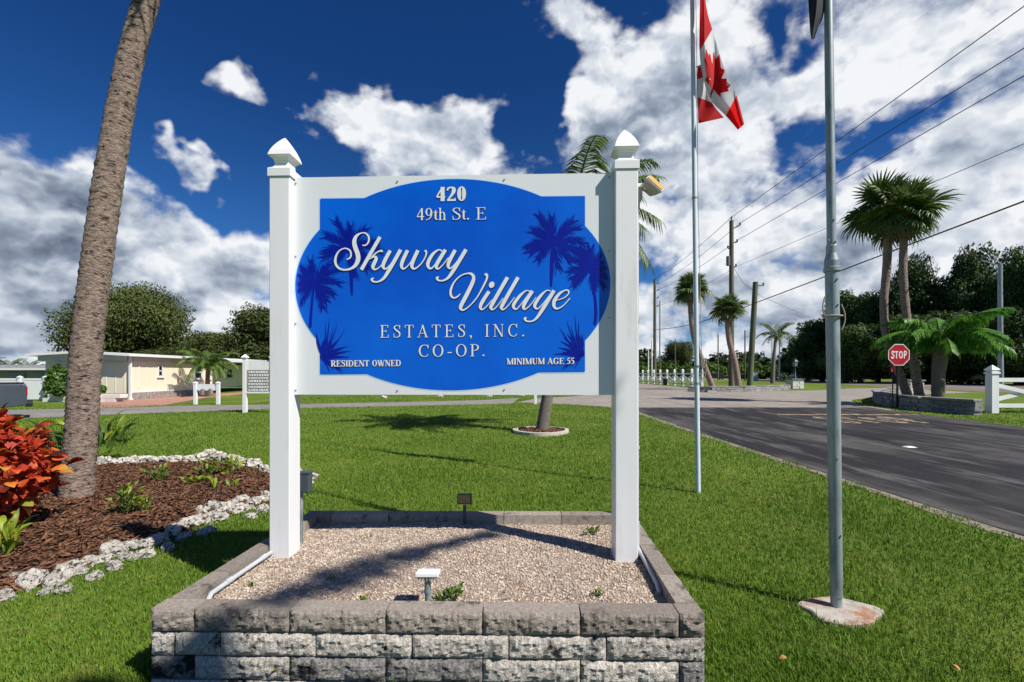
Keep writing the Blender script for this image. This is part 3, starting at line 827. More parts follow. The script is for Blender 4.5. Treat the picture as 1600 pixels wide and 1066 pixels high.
# script lettering, traced as swelling pen strokes (two sets of tracing coordinates)
SKY = [
 [(395,258,12),(425,258,14),(452,225,18),(452,178,20),(420,146,14),(378,148,14),(338,176,30),(320,225,42),(330,280,46),(350,335,46),(356,385,46),(335,438,38),(290,473,24),(230,486,18),(176,468,22),(147,424,26),(150,365,22),(180,312,14),(230,287,12),(274,302,16),(290,336,18),(281,374,16),(250,390,10)],
 [(558,182,36),(470,334,36),(385,485,36)],
 [(462,388,10),(500,348,14),(540,318,14),(572,310,20),(578,322,16)],
 [(478,374,10),(510,364,22),(522,385,34),(502,430,38),(492,463,32),(512,482,18),(545,468,10),(580,432,9)],
 [(652,308,36),(602,400,38),(586,452,34),(605,477,18),(640,452,11),(700,378,10)],
 [(748,300,38),(695,395,38),(640,490,38),(592,563,28),(540,595,16),(497,594,18),(482,574,24),(498,562,14)],
 [(812,305,36),(768,400,38),(756,452,32),(776,476,18),(815,448,11),(862,388,10)],
 [(908,305,36),(864,400,38),(852,452,34),(876,476,18),(930,438,12),(972,375,14),(986,328,18),(974,304,24)],
 [(1132,312,14),(1096,302,14),(1042,345,30),(1002,418,36),(1006,462,28),(1036,470,16),(1090,408,11),(1140,335,10)],
 [(1162,300,36),(1090,418,38),(1077,458,32),(1096,476,16),(1140,438,10),(1190,372,9)],
 [(1252,302,36),(1200,400,38),(1187,450,32),(1206,472,16),(1250,433,11),(1300,365,10)],
 [(1352,298,38),(1297,389,38),(1242,480,38),(1192,553,28),(1140,585,16),(1097,582,18),(1084,562,26),(1100,550,12)],
]
VIL = [
 [(215,432,10),(180,465,18),(140,478,20),(108,450,30),(108,380,28),(150,292,18),(220,227,15),(290,202,17),(342,208,32),(366,252,42),(346,320,48),(288,440,50),(228,555,48),(218,598,38),(248,616,20),(310,578,14),(400,478,16),(478,340,22),(516,255,26),(512,214,32),(490,216,26)],
 [(540,405,44),(490,480,44),(450,550,44),(442,590,36),(466,610,18),(520,566,12),(575,500,10)],
 [(750,245,46),(660,400,46),(572,558,46),(562,594,36),(587,610,18),(640,563,12),(700,480,10)],
 [(870,245,46),(780,400,46),(692,558,46),(680,594,36),(705,610,18),(760,563,12),(830,470,10)],
 [(1005,405,14),(960,397,14),(890,455,34),(823,548,42),(823,592,32),(856,603,16),(920,528,11),(995,430,10)],
 [(1032,400,46),(985,470,46),(942,545,46),(930,590,36),(952,606,18),(1010,558,12),(1075,470,10)],
 [(1240,402,14),(1195,394,14),(1125,455,34),(1063,548,42),(1065,590,30),(1100,598,16),(1165,528,11),(1240,430,10)],
 [(1277,395,46),(1215,498,46),(1152,600,46),(1087,698,32),(1030,742,18),(968,742,20),(946,715,30),(966,702,14)],
 [(1300,508,10),(1390,478,12),(1442,430,16),(1438,397,20),(1405,392,16),(1340,430,32),(1283,508,44),(1278,573,40),(1312,601,22),(1380,568,14),(1460,482,12)],
]
def tr(S, k, ox, oy): return [[(x/k+ox, y/k+oy, max(w*.90, 9)/k) for x, y, w in s] for s in S]
script = [ribbon(s, 7) for s in tr(SKY, 5.921, 500, 340)]
vill = [ribbon(s, 7) for s in tr(VIL, 7.273, 690, 400)]
dv, df = disc(570/7.273+690, 330/7.273+400, 4.2, 5.2, 16, .5); vill.append((dv, df))
def lay(txt, u0, u1, base0, base1, h, **kw):
    st, w = text_strokes(txt, **kw); out = []
    for vs, fs in st:
        out.append(([(u0+(u1-u0)*v[0]/w, base0+(base1-base0)*v[0]/w-v[1]*h, v[2]) for v in vs], fs))
    return out
LINES = [
 ('number_lettering', lay('420', 681.5, 729, 315, 314.4, 22.5, T=.21, N=.07, track=.035)),
 ('street_lettering', lay('49th St. E', 651, 760, 344.8, 343.4, 19, T=.11, N=.045, track=.02)),
 ('name_lettering', script), ('name_lettering', vill),
 ('estates_lettering', lay('ESTATES, INC.', 594, 820.5, 528, 526, 19.5, T=.115, N=.045, track=.28)),
 ('co_op_lettering', lay('CO-OP.', 653.5, 759, 558, 556.8, 19, T=.115, N=.045, track=.17)),
 ('ownership_lettering', lay('RESIDENT OWNED', 517.5, 627, 573, 572.2, 9.6, T=.2, N=.075, track=.04)),
 ('age_lettering', lay('MINIMUM AGE 55', 792, 897.5, 569.8, 568.8, 9.6, T=.2, N=.075, track=.04)),
]
for nm, st in LINES:
    big_ = nm == 'name_lettering'; d = 1.1 if big_ else (.7 if nm not in ('ownership_lettering', 'age_lettering') else .5)
    sh = [([(v[0]+d, v[1]+d, v[2]) for v in vs], fs) for vs, fs in st]
    t = decal(nm, st, .0048, M['letter'], bd)
    decal('lettering_shadow', sh, .0036, M['ink'], bd)
# screws round the board's rim
for u, v in ((462, 287), (462, 401), (462, 506), (462, 610), (621, 284), (788, 281), (952, 277), (952, 392), (952, 497), (621, 610.5), (788, 609)):
    p = onboard(u, v, .001); mb = MB(); mb.tube([p-nS*.002, p+nS*.004], .0042, 8)
    mb.build('screw', M['screw'], sign)
# supporting strips behind the board against the posts
for s0 in (.012, BW-.012):
    mb = MB(); mb.box(board(s0, (bz0+bz1)/2, -.03), (.022, .026, bz1-bz0-.02), RS); mb.build('mounting_strip', M['vinyl'], sign)

# ================================================================== LAMPS, CONDUITS AND BOX AT THE SIGN
def shell_at(x, y): return shell_z(x, y)
# conduit along the left wall and behind the left post
pts = [None, Vector((-1.444, 2.765, .325)), Vector((-1.460, 2.45, .325)), Vector((-1.470, 2.25, .322)), Vector((-1.45, 2.185, .305)), Vector((-1.435, 2.165, .27))]
mb = MB(); mb.tube(pts[1:], .0125, 10)
for y, x_ in ((2.66, -1.449), (2.36, -1.464)): mb.tube([(x_-.001, y, .325), (x_+.001, y+.05, .325)], .0155, 10)
tag(mb.build('conduit_pipe', M['pvc']), 'thin grey conduit lying along the left wall inside the planter', 'pipe')
jb = empty('junction_box', (-1.385, 3.02, .3), 'dark grey electrical box on a short pipe behind the left sign post', 'electrical box')
mb = MB(); mb.box((-1.362, 3.03, .68), (.078, .06, .125)); bevel(mb.build('box_body', M['boxgrey'], jb), .006)
mb = MB(); mb.box((-1.362, 3.03, .748), (.084, .066, .010)); mb.build('box_lid', M['boxgrey'], jb)
mb = MB(); mb.tube([(-1.387, 3.03, .27), (-1.387, 3.03, .62)], .012, 10); mb.build('riser_pipe', M['galv'], jb)
# conduit running up the right post
cp = empty('conduit_riser', (.775, 2.80, .3), 'grey conduit climbing the right sign post up to the flood light', 'pipe')
xr = .757
mb = MB(); mb.tube([(xr, 2.80, .42), (xr, 2.80, 2.40)], .0135, 10); mb.build('riser_pipe', M['pvc'], cp)
mb = MB()
for k in range(5): mb.tube([(xr, 2.80, .415+.018*k), (xr, 2.80, .427+.018*k)], .018, 10)
mb.tube([(xr, 2.80, .29), (xr, 2.80, .415)], .018, 10); mb.build('coupling', M['pvc'], cp)
mb = MB(); mb.tube([(xr, 2.79, .35), (xr+.003, 2.70, .335), (xr-.005, 2.5, .325), (xr-.012, 2.36, .318), (xr-.018, 2.30, .30)], .0125, 10); mb.build('ground_pipe', M['pvc'], cp)
for z in (.95, 1.72): 
    mb = MB(); mb.box((xr-.004, 2.795, z), (.034, .034, .02)); mb.build('strap', M['pvc'], cp)
# flood light at the top of the right post
fl = empty('flood_light', (.80, 2.80, 2.40), 'small flood light with yellowed lens bracketed high on the right sign post', 'flood light')
mb = MB(); mb.tube([(.757, 2.80, 2.400), (.757, 2.80, 2.43)], .02, 12); mb.loft([[(.757+sx*a, 2.80+sy*a*.8, z) for sx, sy in ((-1, -1), (1, -1), (1, 1), (-1, 1))] for a, z in ((.014, 2.425), (.030, 2.45), (.030, 2.52))])
bevel(mb.build('junction_base', M['lampbody'], fl), .004)
mb = MB(); mb.box((.757, 2.80, 2.532), (.068, .052, .024)); bevel(mb.build('base_lid', M['white'], fl), .003)
mb = MB(); mb.tube([(.785, 2.80, 2.53), (.822, 2.795, 2.528)], .014, 12); mb.tube([(.812, 2.778, 2.526), (.812, 2.812, 2.526)], .02, 12); mb.build('knuckle', M['white'], fl)
rotF = Matrix.Rotation(R(42), 3, 'Y') @ Matrix.Rotation(R(36), 3, 'X')
def lf(x, y, z): return Vector((.858, 2.795, 2.535))+rotF @ Vector((x, y, z))
mb = MB(); mb.loft([[lf(sx*a, sy*b, z) for sx, sy in ((-1, -1), (1, -1), (1, 1), (-1, 1))] for a, b, z in ((.026, .03, -.052), (.05, .055, -.02), (.06, .068, .006))])
bevel(mb.build('lamp_housing', M['lampbody'], fl), .003)
mb = MB(); mb.box(lf(0, 0, .013), (.126, .142, .013), rotF); bevel(mb.build('lens_rim', M['greyblue'], fl), .002)
mb = MB(); mb.box(lf(0, 0, .022), (.112, .128, .006), rotF); mb.build('lens', M['amber'], fl)
# spot light on the front edge of the shell fill
a = P(668, 941, .30); a = Vector((-.398, 2.175, .28))
sp = empty('spot_light', a, 'white-topped garden spot light on a short stake at the front wall of the planter', 'garden light')
mb = MB(); mb.tube([a, a+Vector((0, 0, .085))], .014, 12); mb.tube([a+Vector((0, 0, .085)), a+Vector((0, 0, .098))], .018, 12); mb.tube([a+Vector((0, 0, .098)), a+Vector((0, 0, .155))], .0155, 12)
mb.build('stake', M['galv'], sp)
t = a+Vector((0, .01, .172)); rt = Matrix.Rotation(R(-6), 3, 'X')
mb = MB(); mb.box(t, (.108, .075, .018), rt); bevel(mb.build('top_plate', M['white'], sp), .003)
mb = MB()
for k in range(7): mb.box(t+Vector((-.042+.014*k, -.01, -.016)), (.006, .05, .02), rt)
mb.build('cooling_fins', M['lampbody'], sp)
# lamp standing at the back wall, turned to the board
b = Vector((-.345, 3.352, .28))
sp = empty('spot_light', b, 'small square lamp with rust-brown face on a stake by the back wall of the planter', 'garden light')
mb = MB(); mb.tube([b, b+Vector((0, 0, .16))], .012, 10); mb.build('stake', M['boxgrey'], sp)
rt = Matrix.Rotation(R(-20), 3, 'X')
mb = MB(); mb.box(b+Vector((0, 0, .205)), (.105, .035, .075), rt); bevel(mb.build('lamp_housing', M['boxgrey'], sp), .006)
mb = MB(); mb.box(b+Vector((0, -.0185, .209)), (.088, .006, .06), rt); bevel(mb.build('lamp_face', M['bronze'], sp), .002)

# ================================================================== FLAG POLES
# white pole with the red and white flag
b1 = P(1091, 770); t1 = b1+Vector((-.105, 0, 8.6))
fp = empty('flagpole', b1, 'slim white aluminium flagpole rising from the lawn with a red maple leaf flag', 'flagpole')
mb = MB(); mb.tube([b1+Vector((0, 0, -.1)), b1.lerp(t1, .5), t1], [.0285, .025, .0215], 16); mb.build('pole', M['alu'], fp)
mb = MB(); mb.tube([b1.lerp(t1, .148), b1.lerp(t1, .150)], .0325, 16); mb.tube([b1.lerp(t1, .4), b1.lerp(t1, .402)], .0305, 16); mb.tube([b1.lerp(t1, .171), b1.lerp(t1, .1735)], .034, 16); mb.build('pole_joint', M['galv'], fp)
mb = MB(); c0 = b1.lerp(t1, .172)+Vector((.035, -.02, 0))
mb.bar(c0+Vector((-.03, .01, 0)), c0+Vector((.02, -.01, .02)), .012, .012); mb.bar(c0+Vector((.012, -.01, -.06)), c0+Vector((.012, -.01, .08)), .01, .01); mb.build('cleat', M['galv'], fp)
rope = []
for k in range(90):
    g = k/89*2*math.pi*4
    rope.append(c0+Vector((.035+.028*math.sin(g+.5), -.015+.004*math.sin(k*.7), -.04+.14*math.cos(g)*(.6+.4*math.sin(k*.05)))))
mb = MB(); mb.tube(rope, .0045, 6); mb.tube([c0+Vector((.012, -.01, .06)), b1.lerp(t1, .4)+Vector((.04, 0, 0)), b1.lerp(t1, .6)+Vector((.045, 0, 0)), t1+Vector((.03, 0, 0))], .0035, 6); mb.build('halyard', M['rope'], fp)
mb = MB(); mb.loft([[t1+Vector((r_*math.cos(g), r_*math.sin(g), z)) for g in [2*math.pi*k/16 for k in range(16)]] for r_, z in ((.023, 0), (.06, .03), (.075, .08), (.06, .13), (.01, .16))], smooth=True); mb.build('finial', M['alu'], fp)
# the flag: sheet between two edge curves, colours by row
YF = 5.36
def fpt(u, v, dy): return Q(u, v, YF+dy)
Lc = [(1094, -75), (1094, -20), (1093, 40), (1093, 80), (1096, 108), (1103, 138), (1113, 160), (1134, 181), (1153, 203)]
Rc = [(1096, -78), (1099, -28), (1105, 18), (1113, 46), (1124, 84), (1136, 118), (1145, 138), (1151, 149), (1163, 194)]
def curve_at(Cv, s):
    q = crom([(x, y, 0) for x, y in Cv], 8); f = s*(len(q)-1); i = min(int(f), len(q)-2); return q[i]*(1-(f-i))+q[i+1]*(f-i)
flag = empty('maple_leaf_flag', Q(1092, 105, YF), 'red and white maple leaf flag hanging limp from the white pole', 'flag')
def fsurf(s, t):
    a, c = curve_at(Lc, s), curve_at(Rc, s)
    u, v = a[0]*(1-t)+c[0]*t, a[1]*(1-t)+c[1]*t
    return fpt(u, v, -.05+.055*math.sin(t*5.2+s*7)*min(1, t*3)*(.4+s)+.04*math.sin(s*11+t*3)-.12*s*t)
NR, NC = 48, 14
def sheetpart(name, f, s0, s1, m, parent):
    mb = MB(); k0, k1 = round(s0*NR), round(s1*NR)
    for i in range(k0, k1+1):
        for j in range(NC+1): mb.v.append(tuple(f(i/NR, j/NC)))
    for i in range(k1-k0):
        for j in range(NC):
            q = i*(NC+1)+j; mb.f.append([q, q+1, q+NC+2, q+NC+1]); mb.m.append(0); mb.sm.append(True)
    return mb.build(name, m, parent)
sheetpart('hoist_band', fsurf, 0, .375, M['flagred'], flag)
sheetpart('white_field', fsurf, .375, .875, M['flagwhite'], flag)
sheetpart('fly_band', fsurf, .875, 1., M['flagred'], flag)
# maple leaf, laid 4 mm in front of the sheet
half = [(0, 1.0), (.19, .64), (.42, .75), (.33, .26), (.62, .52), (.70, .37), (1.0, .41), (.89, .10), (1.02, .02), (.55, -.37), (.60, -.58), (.07, -.50), (.05, -1.0)]
outl = half+[(-x, y) for x, y in half[::-1][:-1]]
# sample the outline finely and map it to the sheet's own (s, t)
def leaf_st(x, y): return .605-.205*(x*.72+y*.50), .50+.78*(y*.62-x*.36)
mb = MB(); dense = []
for i in range(len(outl)):
    a, c = outl[i], outl[(i+1) % len(outl)]
    for k in range(4): dense.append((a[0]+(c[0]-a[0])*k/4, a[1]+(c[1]-a[1])*k/4))
cx_, cy_ = 0., .0
rings = []
for q in (0., .35, .7, 1.):
    rings.append([])
    for x, y in dense:
        s, t = leaf_st(cx_+(x-cx_)*q, cy_+(y-cy_)*q); s = min(max(s, .385), .865); t = min(max(t, .02), .985)
        rings[-1].append(fsurf(s, t)+Vector((0, -.004, 0)))
mb.loft(rings, smooth=True, caps=False); mb.build('maple_leaf', M['flagred'], flag)
# folded-back lower corner
L2 = [(1090, 104), (1089, 130), (1090, 152), (1091, 193)]; R2 = [(1099, 104), (1100, 128), (1112, 160), (1131, 184)]
def fback(s, t):
    a, c = curve_at(L2, s), curve_at(R2, s)
    u, v = a[0]*(1-t)+c[0]*t, a[1]*(1-t)+c[1]*t
    return fpt(u, v, .04+.03*math.sin(s*9+t*4)+.04*s)
sheetpart('fold_hoist', fback, 0, .25, M['flagred'], flag)
sheetpart('fold_field', fback, .25, .66, M['flagwhite'], flag)
sheetpart('fold_band', fback, .66, 1., M['flagred'], flag)
mb = MB(); p = Q(1092, 105, YF-.03); mb.tube([p+Vector((-.03, 0, 0)), p+Vector((.04, -.02, .015))], .008, 8); mb.build('snap_hook', M['galv'], flag)

# galvanised pole on its concrete pad
b2 = P(1307, 953); t2 = b2+Vector((-.075, 0, 5.6))
pad = MB(); rp = random.Random(8); rings = []
for z, s in ((-.04, 1.), (.016, 1.), (.022, .96)):
    rings.append([(P(1313, 958).x+.215*s*math.cos(g)*(1+.12*math.sin(3*g+1)+.08*math.cos(5*g)), P(1313, 958).y+.155*s*math.sin(g)*(1+.1*math.sin(2*g)), z) for g in [2*math.pi*k/40 for k in range(40)]])
pad.loft(rings); PADC = (P(1313, 958).x, P(1313, 958).y)
tag(pad.build('concrete_pad', M['concrete']), 'rust-stained round concrete pad in the grass at the foot of the grey pole', 'concrete pad')
gp = empty('flagpole', b2, 'tall galvanised grey pipe flagpole with a sleeve joint standing on a concrete pad', 'flagpole')
def gpt(z): return b2+(t2-b2)*(z/5.6)
mb = MB(); mb.tube([gpt(0)+Vector((0, 0, -.05)), gpt(.085)], .030, 20); mb.build('foot_socket', M['galv'], gp)
mb = MB(); mb.tube([gpt(.08), gpt(2.02)], [.0325, .036], 20); mb.build('lower_tube', M['galv'], gp)
mb = MB(); mb.tube([gpt(.082), gpt(.093)], .0345, 20); mb.tube([gpt(1.73), gpt(1.742)], .039, 20); mb.build('band', M['galv'], gp)
mb = MB(); mb.tube([gpt(1.995), gpt(2.0), gpt(2.022), gpt(2.026), gpt(2.062), gpt(2.085), gpt(2.105), gpt(2.15), gpt(2.155)], [.037, .0435, .0435, .040, .040, .034, .029, .029, .026], 28, smooth=False); mb.build('sleeve_joint', M['galv'], gp)
mb = MB(); mb.tube([gpt(2.1), gpt(2.9), gpt(5.6)], [.0245, .0235, .020], 18); mb.build('upper_tube', M['galv'], gp)
for z, dx, dy in ((2.18, -.023, -.010), (2.17, .006, -.025), (1.80, .008, -.034), (1.95, .006, -.035), (2.3, 0, -.024), (.45, .009, -.032), (.9, -.005, -.033)):
    p = gpt(z)+Vector((dx, dy, 0)); mb = MB(); mb.tube([p, p+Vector((dx, dy, 0)).normalized()*.008], .006, 8); mb.build('bolt', M['galv'], gp)
rope = [gpt(1.735)+Vector((.05*math.cos(g)*1.05-.004, -.05*math.sin(g), .0)) for g in [math.pi*k/10 for k in range(11)]]
mb = MB(); mb.tube([gpt(1.735)+Vector((-.052, -.01, 0))+Vector((-.012*math.sin(k/12*math.pi), 0, .115*k/12)) for k in range(13)], .004, 6); mb.tube(rope, .005, 6)
mb.tube([gpt(1.735)+Vector((.045+.022*math.sin(k/12*3.), -.01, .07-.15*k/12)) for k in range(13)], .004, 6); mb.build('halyard', M['rope'], gp)
# dark flag, its lower tip hanging into view
df = empty('dark_flag', gpt(3.65), 'black flag hanging limp from the galvanised pole', 'flag')
def dsurf(s, t):
    Ld = [(1255, -260), (1256, -120), (1262, -20), (1264, 20), (1266, 50), (1268, 62)]; Rd = [(1289, -265), (1289, -130), (1288, -20), (1287, 22), (1278, 44), (1272, 61)]
    a, c = curve_at(Ld, s), curve_at(Rd, s); u, v = a[0]*(1-t)+c[0]*t, a[1]*(1-t)+c[1]*t
    return Q(u, v, 2.70+.03*math.sin(t*6+s*3))
sheetpart('flag_cloth', dsurf, 0, 1., M['flagdark'], df)

# ================================================================== MULCH BED, ROCKS
BED = [tuple(P(*q)[:2]) for q in ((-330, 1010), (-60, 952), (20, 930), (110, 903), (175, 868), (240, 852), (330, 815), (416, 789), (462, 775), (484, 762), (482, 750), (440, 742), (400, 736), (330, 721), (250, 724), (150, 727), (40, 728), (-260, 745), (-700, 780))]
mbd = MB(); mbd.add([(x, y, .008) for x, y in BED], [list(range(len(BED)))])
me = mbd.mesh('mulch_bed', M['mulch_bed']); me.update()
if me.polygons[0].normal.z < 0: me.flip_normals()
link('mulch_bed', me)['kind'] = 'structure'
bx = np.array(BED)
def bedpos(r, n):
    y = 2.2+(8.4-2.2)*r.uniform(0, 1, n*4)**1.5; x = r.uniform(-10, -2.2, n*4); m = inpoly(x, y, BED) & (np.abs(x/y) < 1.35)
    x, y = x[m][:n], y[m][:n]; return np.stack([x, y, r.uniform(.006, .034, len(x))], 1)
scatter_bits(15000, bedpos, (.009, .026), None, M['mulch'], 'mulch', seed=11, elong=2.6, flat=.35)
def rock_mesh(seed):
    import bmesh
    bm = bmesh.new(); bmesh.ops.create_icosphere(bm, subdivisions=3, radius=1.)
    s = Vector((seed*3.3, seed*1.7, seed*.9)); rr = random.Random(seed); sc_ = Vector((rr.uniform(.9, 1.25), rr.uniform(.7, 1.), rr.uniform(.6, .85)))
    for v in bm.verts:
        n = v.co.normalized()
        d = 1+.42*mnoise.noise(n*1.3+s)+.26*mnoise.noise(n*2.7+s*2)+.16*mnoise.noise(n*6+s)
        d -= .30*max(0, mnoise.noise(n*4+s*1.5))
        v.co = Vector((n.x*sc_.x, n.y*sc_.y, n.z*sc_.z))*d
    me = bpy.data.meshes.new('coral_rock'); bm.to_mesh(me); bm.free(); me.materials.append(M['rock']); return me
RK = [rock_mesh(k) for k in range(1, 8)]
ROCKS = [(6, 938, 24), (45, 915, 30), (20, 905, 15), (85, 915, 26), (105, 900, 30), (100, 925, 16), (138, 885, 24), (148, 905, 18), (180, 866, 30), (205, 858, 24), (178, 890, 22), (222, 872, 20), (240, 852, 26), (270, 838, 28), (262, 860, 16),
         (287, 842, 16), (300, 822, 26), (322, 835, 20), (315, 803, 16), (340, 815, 22), (352, 800, 24), (332, 795, 18), (372, 800, 24), (378, 785, 18), (398, 790, 24), (412, 800, 16), (392, 810, 14), (420, 782, 20), (440, 775, 18), (458, 768, 18), (474, 758, 20), (487, 748, 15),
         (462, 742, 17), (438, 738, 17), (412, 737, 18), (398, 730, 22), (383, 727, 18), (362, 722, 20), (345, 719, 18), (328, 718, 22), (310, 721, 18), (292, 722, 16), (277, 722, 16), (258, 723, 16), (240, 723, 16), (222, 724, 18), (205, 725, 18), (186, 726, 16), (165, 726, 20), (148, 727, 14), (-25, 950, 26), (-60, 962, 24), (120, 728, 14), (60, 729, 14)]
rk = random.Random(21)
ROCKS += [(60, 902, 16), (70, 928, 14), (125, 898, 18), (160, 878, 20), (196, 874, 16), (228, 858, 18), (252, 848, 18), (283, 826, 18), (310, 815, 18), (328, 810, 16), (362, 792, 16), (386, 797, 16), (405, 785, 16), (430, 784, 14), (372, 724, 14), (354, 721, 14), (336, 716, 16), (302, 719, 14), (268, 721, 14), (250, 722, 14), (232, 722, 14), (213, 723, 14), (196, 724, 14), (176, 725, 14), (425, 738, 14), (450, 740, 14)]
for i, (u, v, w) in enumerate(ROCKS):
    p = P(u, v); r_ = w/2*1.2/F*p.y
    o = link('coral_rock', RK[i % 7], None, (p.x, p.y, r_*.38)); o.scale = (r_*rk.uniform(.95, 1.2), r_*rk.uniform(.9, 1.1), r_*rk.uniform(.85, 1.1)); o.rotation_euler = (rk.uniform(-.25, .25), rk.uniform(-.25, .25), rk.uniform(0, 6.28))
    near = v > 775
    tag(o, 'pale pitted coral rock in the double row between the mulch bed and the planter' if near else 'small pale coral rock in the single row edging the mulch bed towards the lane', 'rock', 'rocks along the planter side of the bed' if near else 'rocks along the lane side of the bed')

# ================================================================== GRASS of the lawn
RING = P(845, 676); RINGR = .66
def grass():
    r = np.random.RandomState(7); n1, n2 = 130000, 470000
    rr = np.concatenate([np.sqrt(r.uniform(1.1**2, 2.7**2, n1)), 2.7*np.exp(r.uniform(0, math.log(30/2.7), n2))])
    th = r.uniform(-R(63), R(63), n1+n2)
    x, y = rr*np.sin(th), rr*np.cos(th)
    keep = (y > .8)
    wob = .05*np.sin(y*5.1)+.03*np.sin(y*13.7+1)+.02*np.sin(y*31)
    keep &= ~inpoly(x+.06+wob, y, DRIVE)
    for pl in (BED, STREET, LANE, [tuple(q[:2]) for q in (FL, FR, BR, BL)]): keep &= ~inpoly(x, y, pl)
    keep &= ((x-PADC[0])/.212)**2+((y-PADC[1])/.15)**2 > 1
    keep &= (x-RING.x)**2+(y-RING.y)**2 > (RINGR-.03)**2
    keep &= ~((y > 20) & (x < -12))
    x, y, rr = x[keep], y[keep], rr[keep]; n = len(x)
    # thinner, yellower patches and clumps
    k = np.maximum(1., rr/3.2)
    h = r.uniform(.012, .040, n)*(1+.25*np.sin(x*2.1+1)*np.sin(y*1.7))*np.minimum(1.25, k**.2)
    tall = r.uniform(0, 1, n) < .03; h[tall] *= 1.6
    w = r.uniform(.0026, .0052, n)*k**.82
    a = r.uniform(0, 2*np.pi, n); lean = r.uniform(.15, .95, n)*h; la = a+np.pi/2+r.normal(0, .5, n)
    dx, dy = np.cos(a)*w/2, np.sin(a)*w/2; lx, ly = np.cos(la)*lean, np.sin(la)*lean
    z0 = np.full(n, -.004)
    V = np.empty((n, 5, 3))
    V[:, 0] = np.stack([x-dx, y-dy, z0], 1); V[:, 1] = np.stack([x+dx, y+dy, z0], 1)
    V[:, 2] = np.stack([x+dx*.85+lx*.4, y+dy*.85+ly*.4, h*.62], 1); V[:, 3] = np.stack([x-dx*.85+lx*.4, y-dy*.85+ly*.4, h*.62], 1)
    V[:, 4] = np.stack([x+lx, y+ly, h], 1)
    b = 5*np.arange(n)[:, None]
    Fc = np.concatenate([b+np.array([0, 1, 2]), b+np.array([0, 2, 3]), b+np.array([3, 2, 4])], 0)
    o = link('grass', npmesh('grass', V.reshape(-1, 3), Fc, M['grass'])); tag(o, 'short green lawn grass around the planter and flagpoles', 'grass', kind='stuff')
grass()

# ================================================================== FOLIAGE KITS
def strip(mb, pts, ws, side):
    """tapered leaf strip through pts, widths ws across side"""
    b = len(mb.v); n = len(pts)
    for p, w in zip(pts, ws):
        mb.v += [tuple(p-side*w/2), tuple(p+side*w/2)]
    for i in range(n-1):
        q = b+2*i; mb.f.append([q, q+1, q+3, q+2]); mb.m.append(0); mb.sm.append(False)
def pinnate(L, rise, droop, nl, ll, lw, hang, seed, m, name='frond'):
    """feather frond along +X: arched midrib, leaflets hanging at both sides"""
    rng = random.Random(seed); mb = MB()
    def sp(s): return Vector((L*(s-.10*s*s*max(droop, .3)), 0, L*(rise*s-droop*s*s)))
    mid = [sp(k/12) for k in range(13)]
    mb.tube(mid, [.022*L/2*(1-.85*k/12)+.003 for k in range(13)], 5)
    for k in range(nl):
        s = .10+.89*(k+rng.uniform(0, .6))/nl; p = sp(s); t = (sp(min(1, s+.02))-sp(s-.02)).normalized()
        lf_ = ll*(math.sin(min(1, s*1.25+.12)*math.pi)**.5*.9+.18)*rng.uniform(.8, 1.15) if s*1.25+.12 < 1 else ll*rng.uniform(.4, .62)
        for sg in (-1, 1):
            d = (Vector((0, sg, 0))*rng.uniform(.75, 1.)+t*rng.uniform(.35, .75)+Vector((0, 0, rng.uniform(-.25, .45)*(1-hang)))).normalized()
            p1 = p+d*lf_*.45-Vector((0, 0, hang*lf_*.16)); d2 = (d+Vector((0, 0, -hang*1.7))).normalized(); p2 = p1+d2*lf_*.32; p3 = p2+(d2+Vector((0, 0, -hang))).normalized()*lf_*.28
            strip(mb, [p, p1, p2, p3], [lw*.6, lw, lw*.75, lw*.08], t)
    return mb.mesh(name, m)
def fanleaf(Rf, pet, nseg, droop, seed, m):
    """fan palm leaf along +X with a petiole"""
    rng = random.Random(seed); mb = MB()
    mb.tube([(0, 0, 0), (pet*.5, 0, pet*.05), (pet, 0, 0)], [.022, .016, .012], 5)
    c = Vector((pet, 0, 0))
    for k in range(nseg):
        g = R(-128+256*k/(nseg-1))+rng.uniform(-.03, .03); ln = Rf*(1-.22*abs(g)/2.2)*rng.uniform(.9, 1.08)
        d = Vector((math.cos(g), math.sin(g), -.10+.12*math.cos(g)*1.)).normalized(); side = Vector((-math.sin(g), math.cos(g), rng.choice((-.5, .5)))).normalized()
        p1 = c+d*ln*.45+Vector((0, 0, .04)); p2 = c+d*ln*.82-Vector((0, 0, droop*.18*ln)); p3 = c+d*ln*.98-Vector((0, 0, droop*ln*.5))
        strip(mb, [c, p1, p2, p3], [.02, Rf*.105, Rf*.05, .004], side)
    return mb.mesh('frond', m)
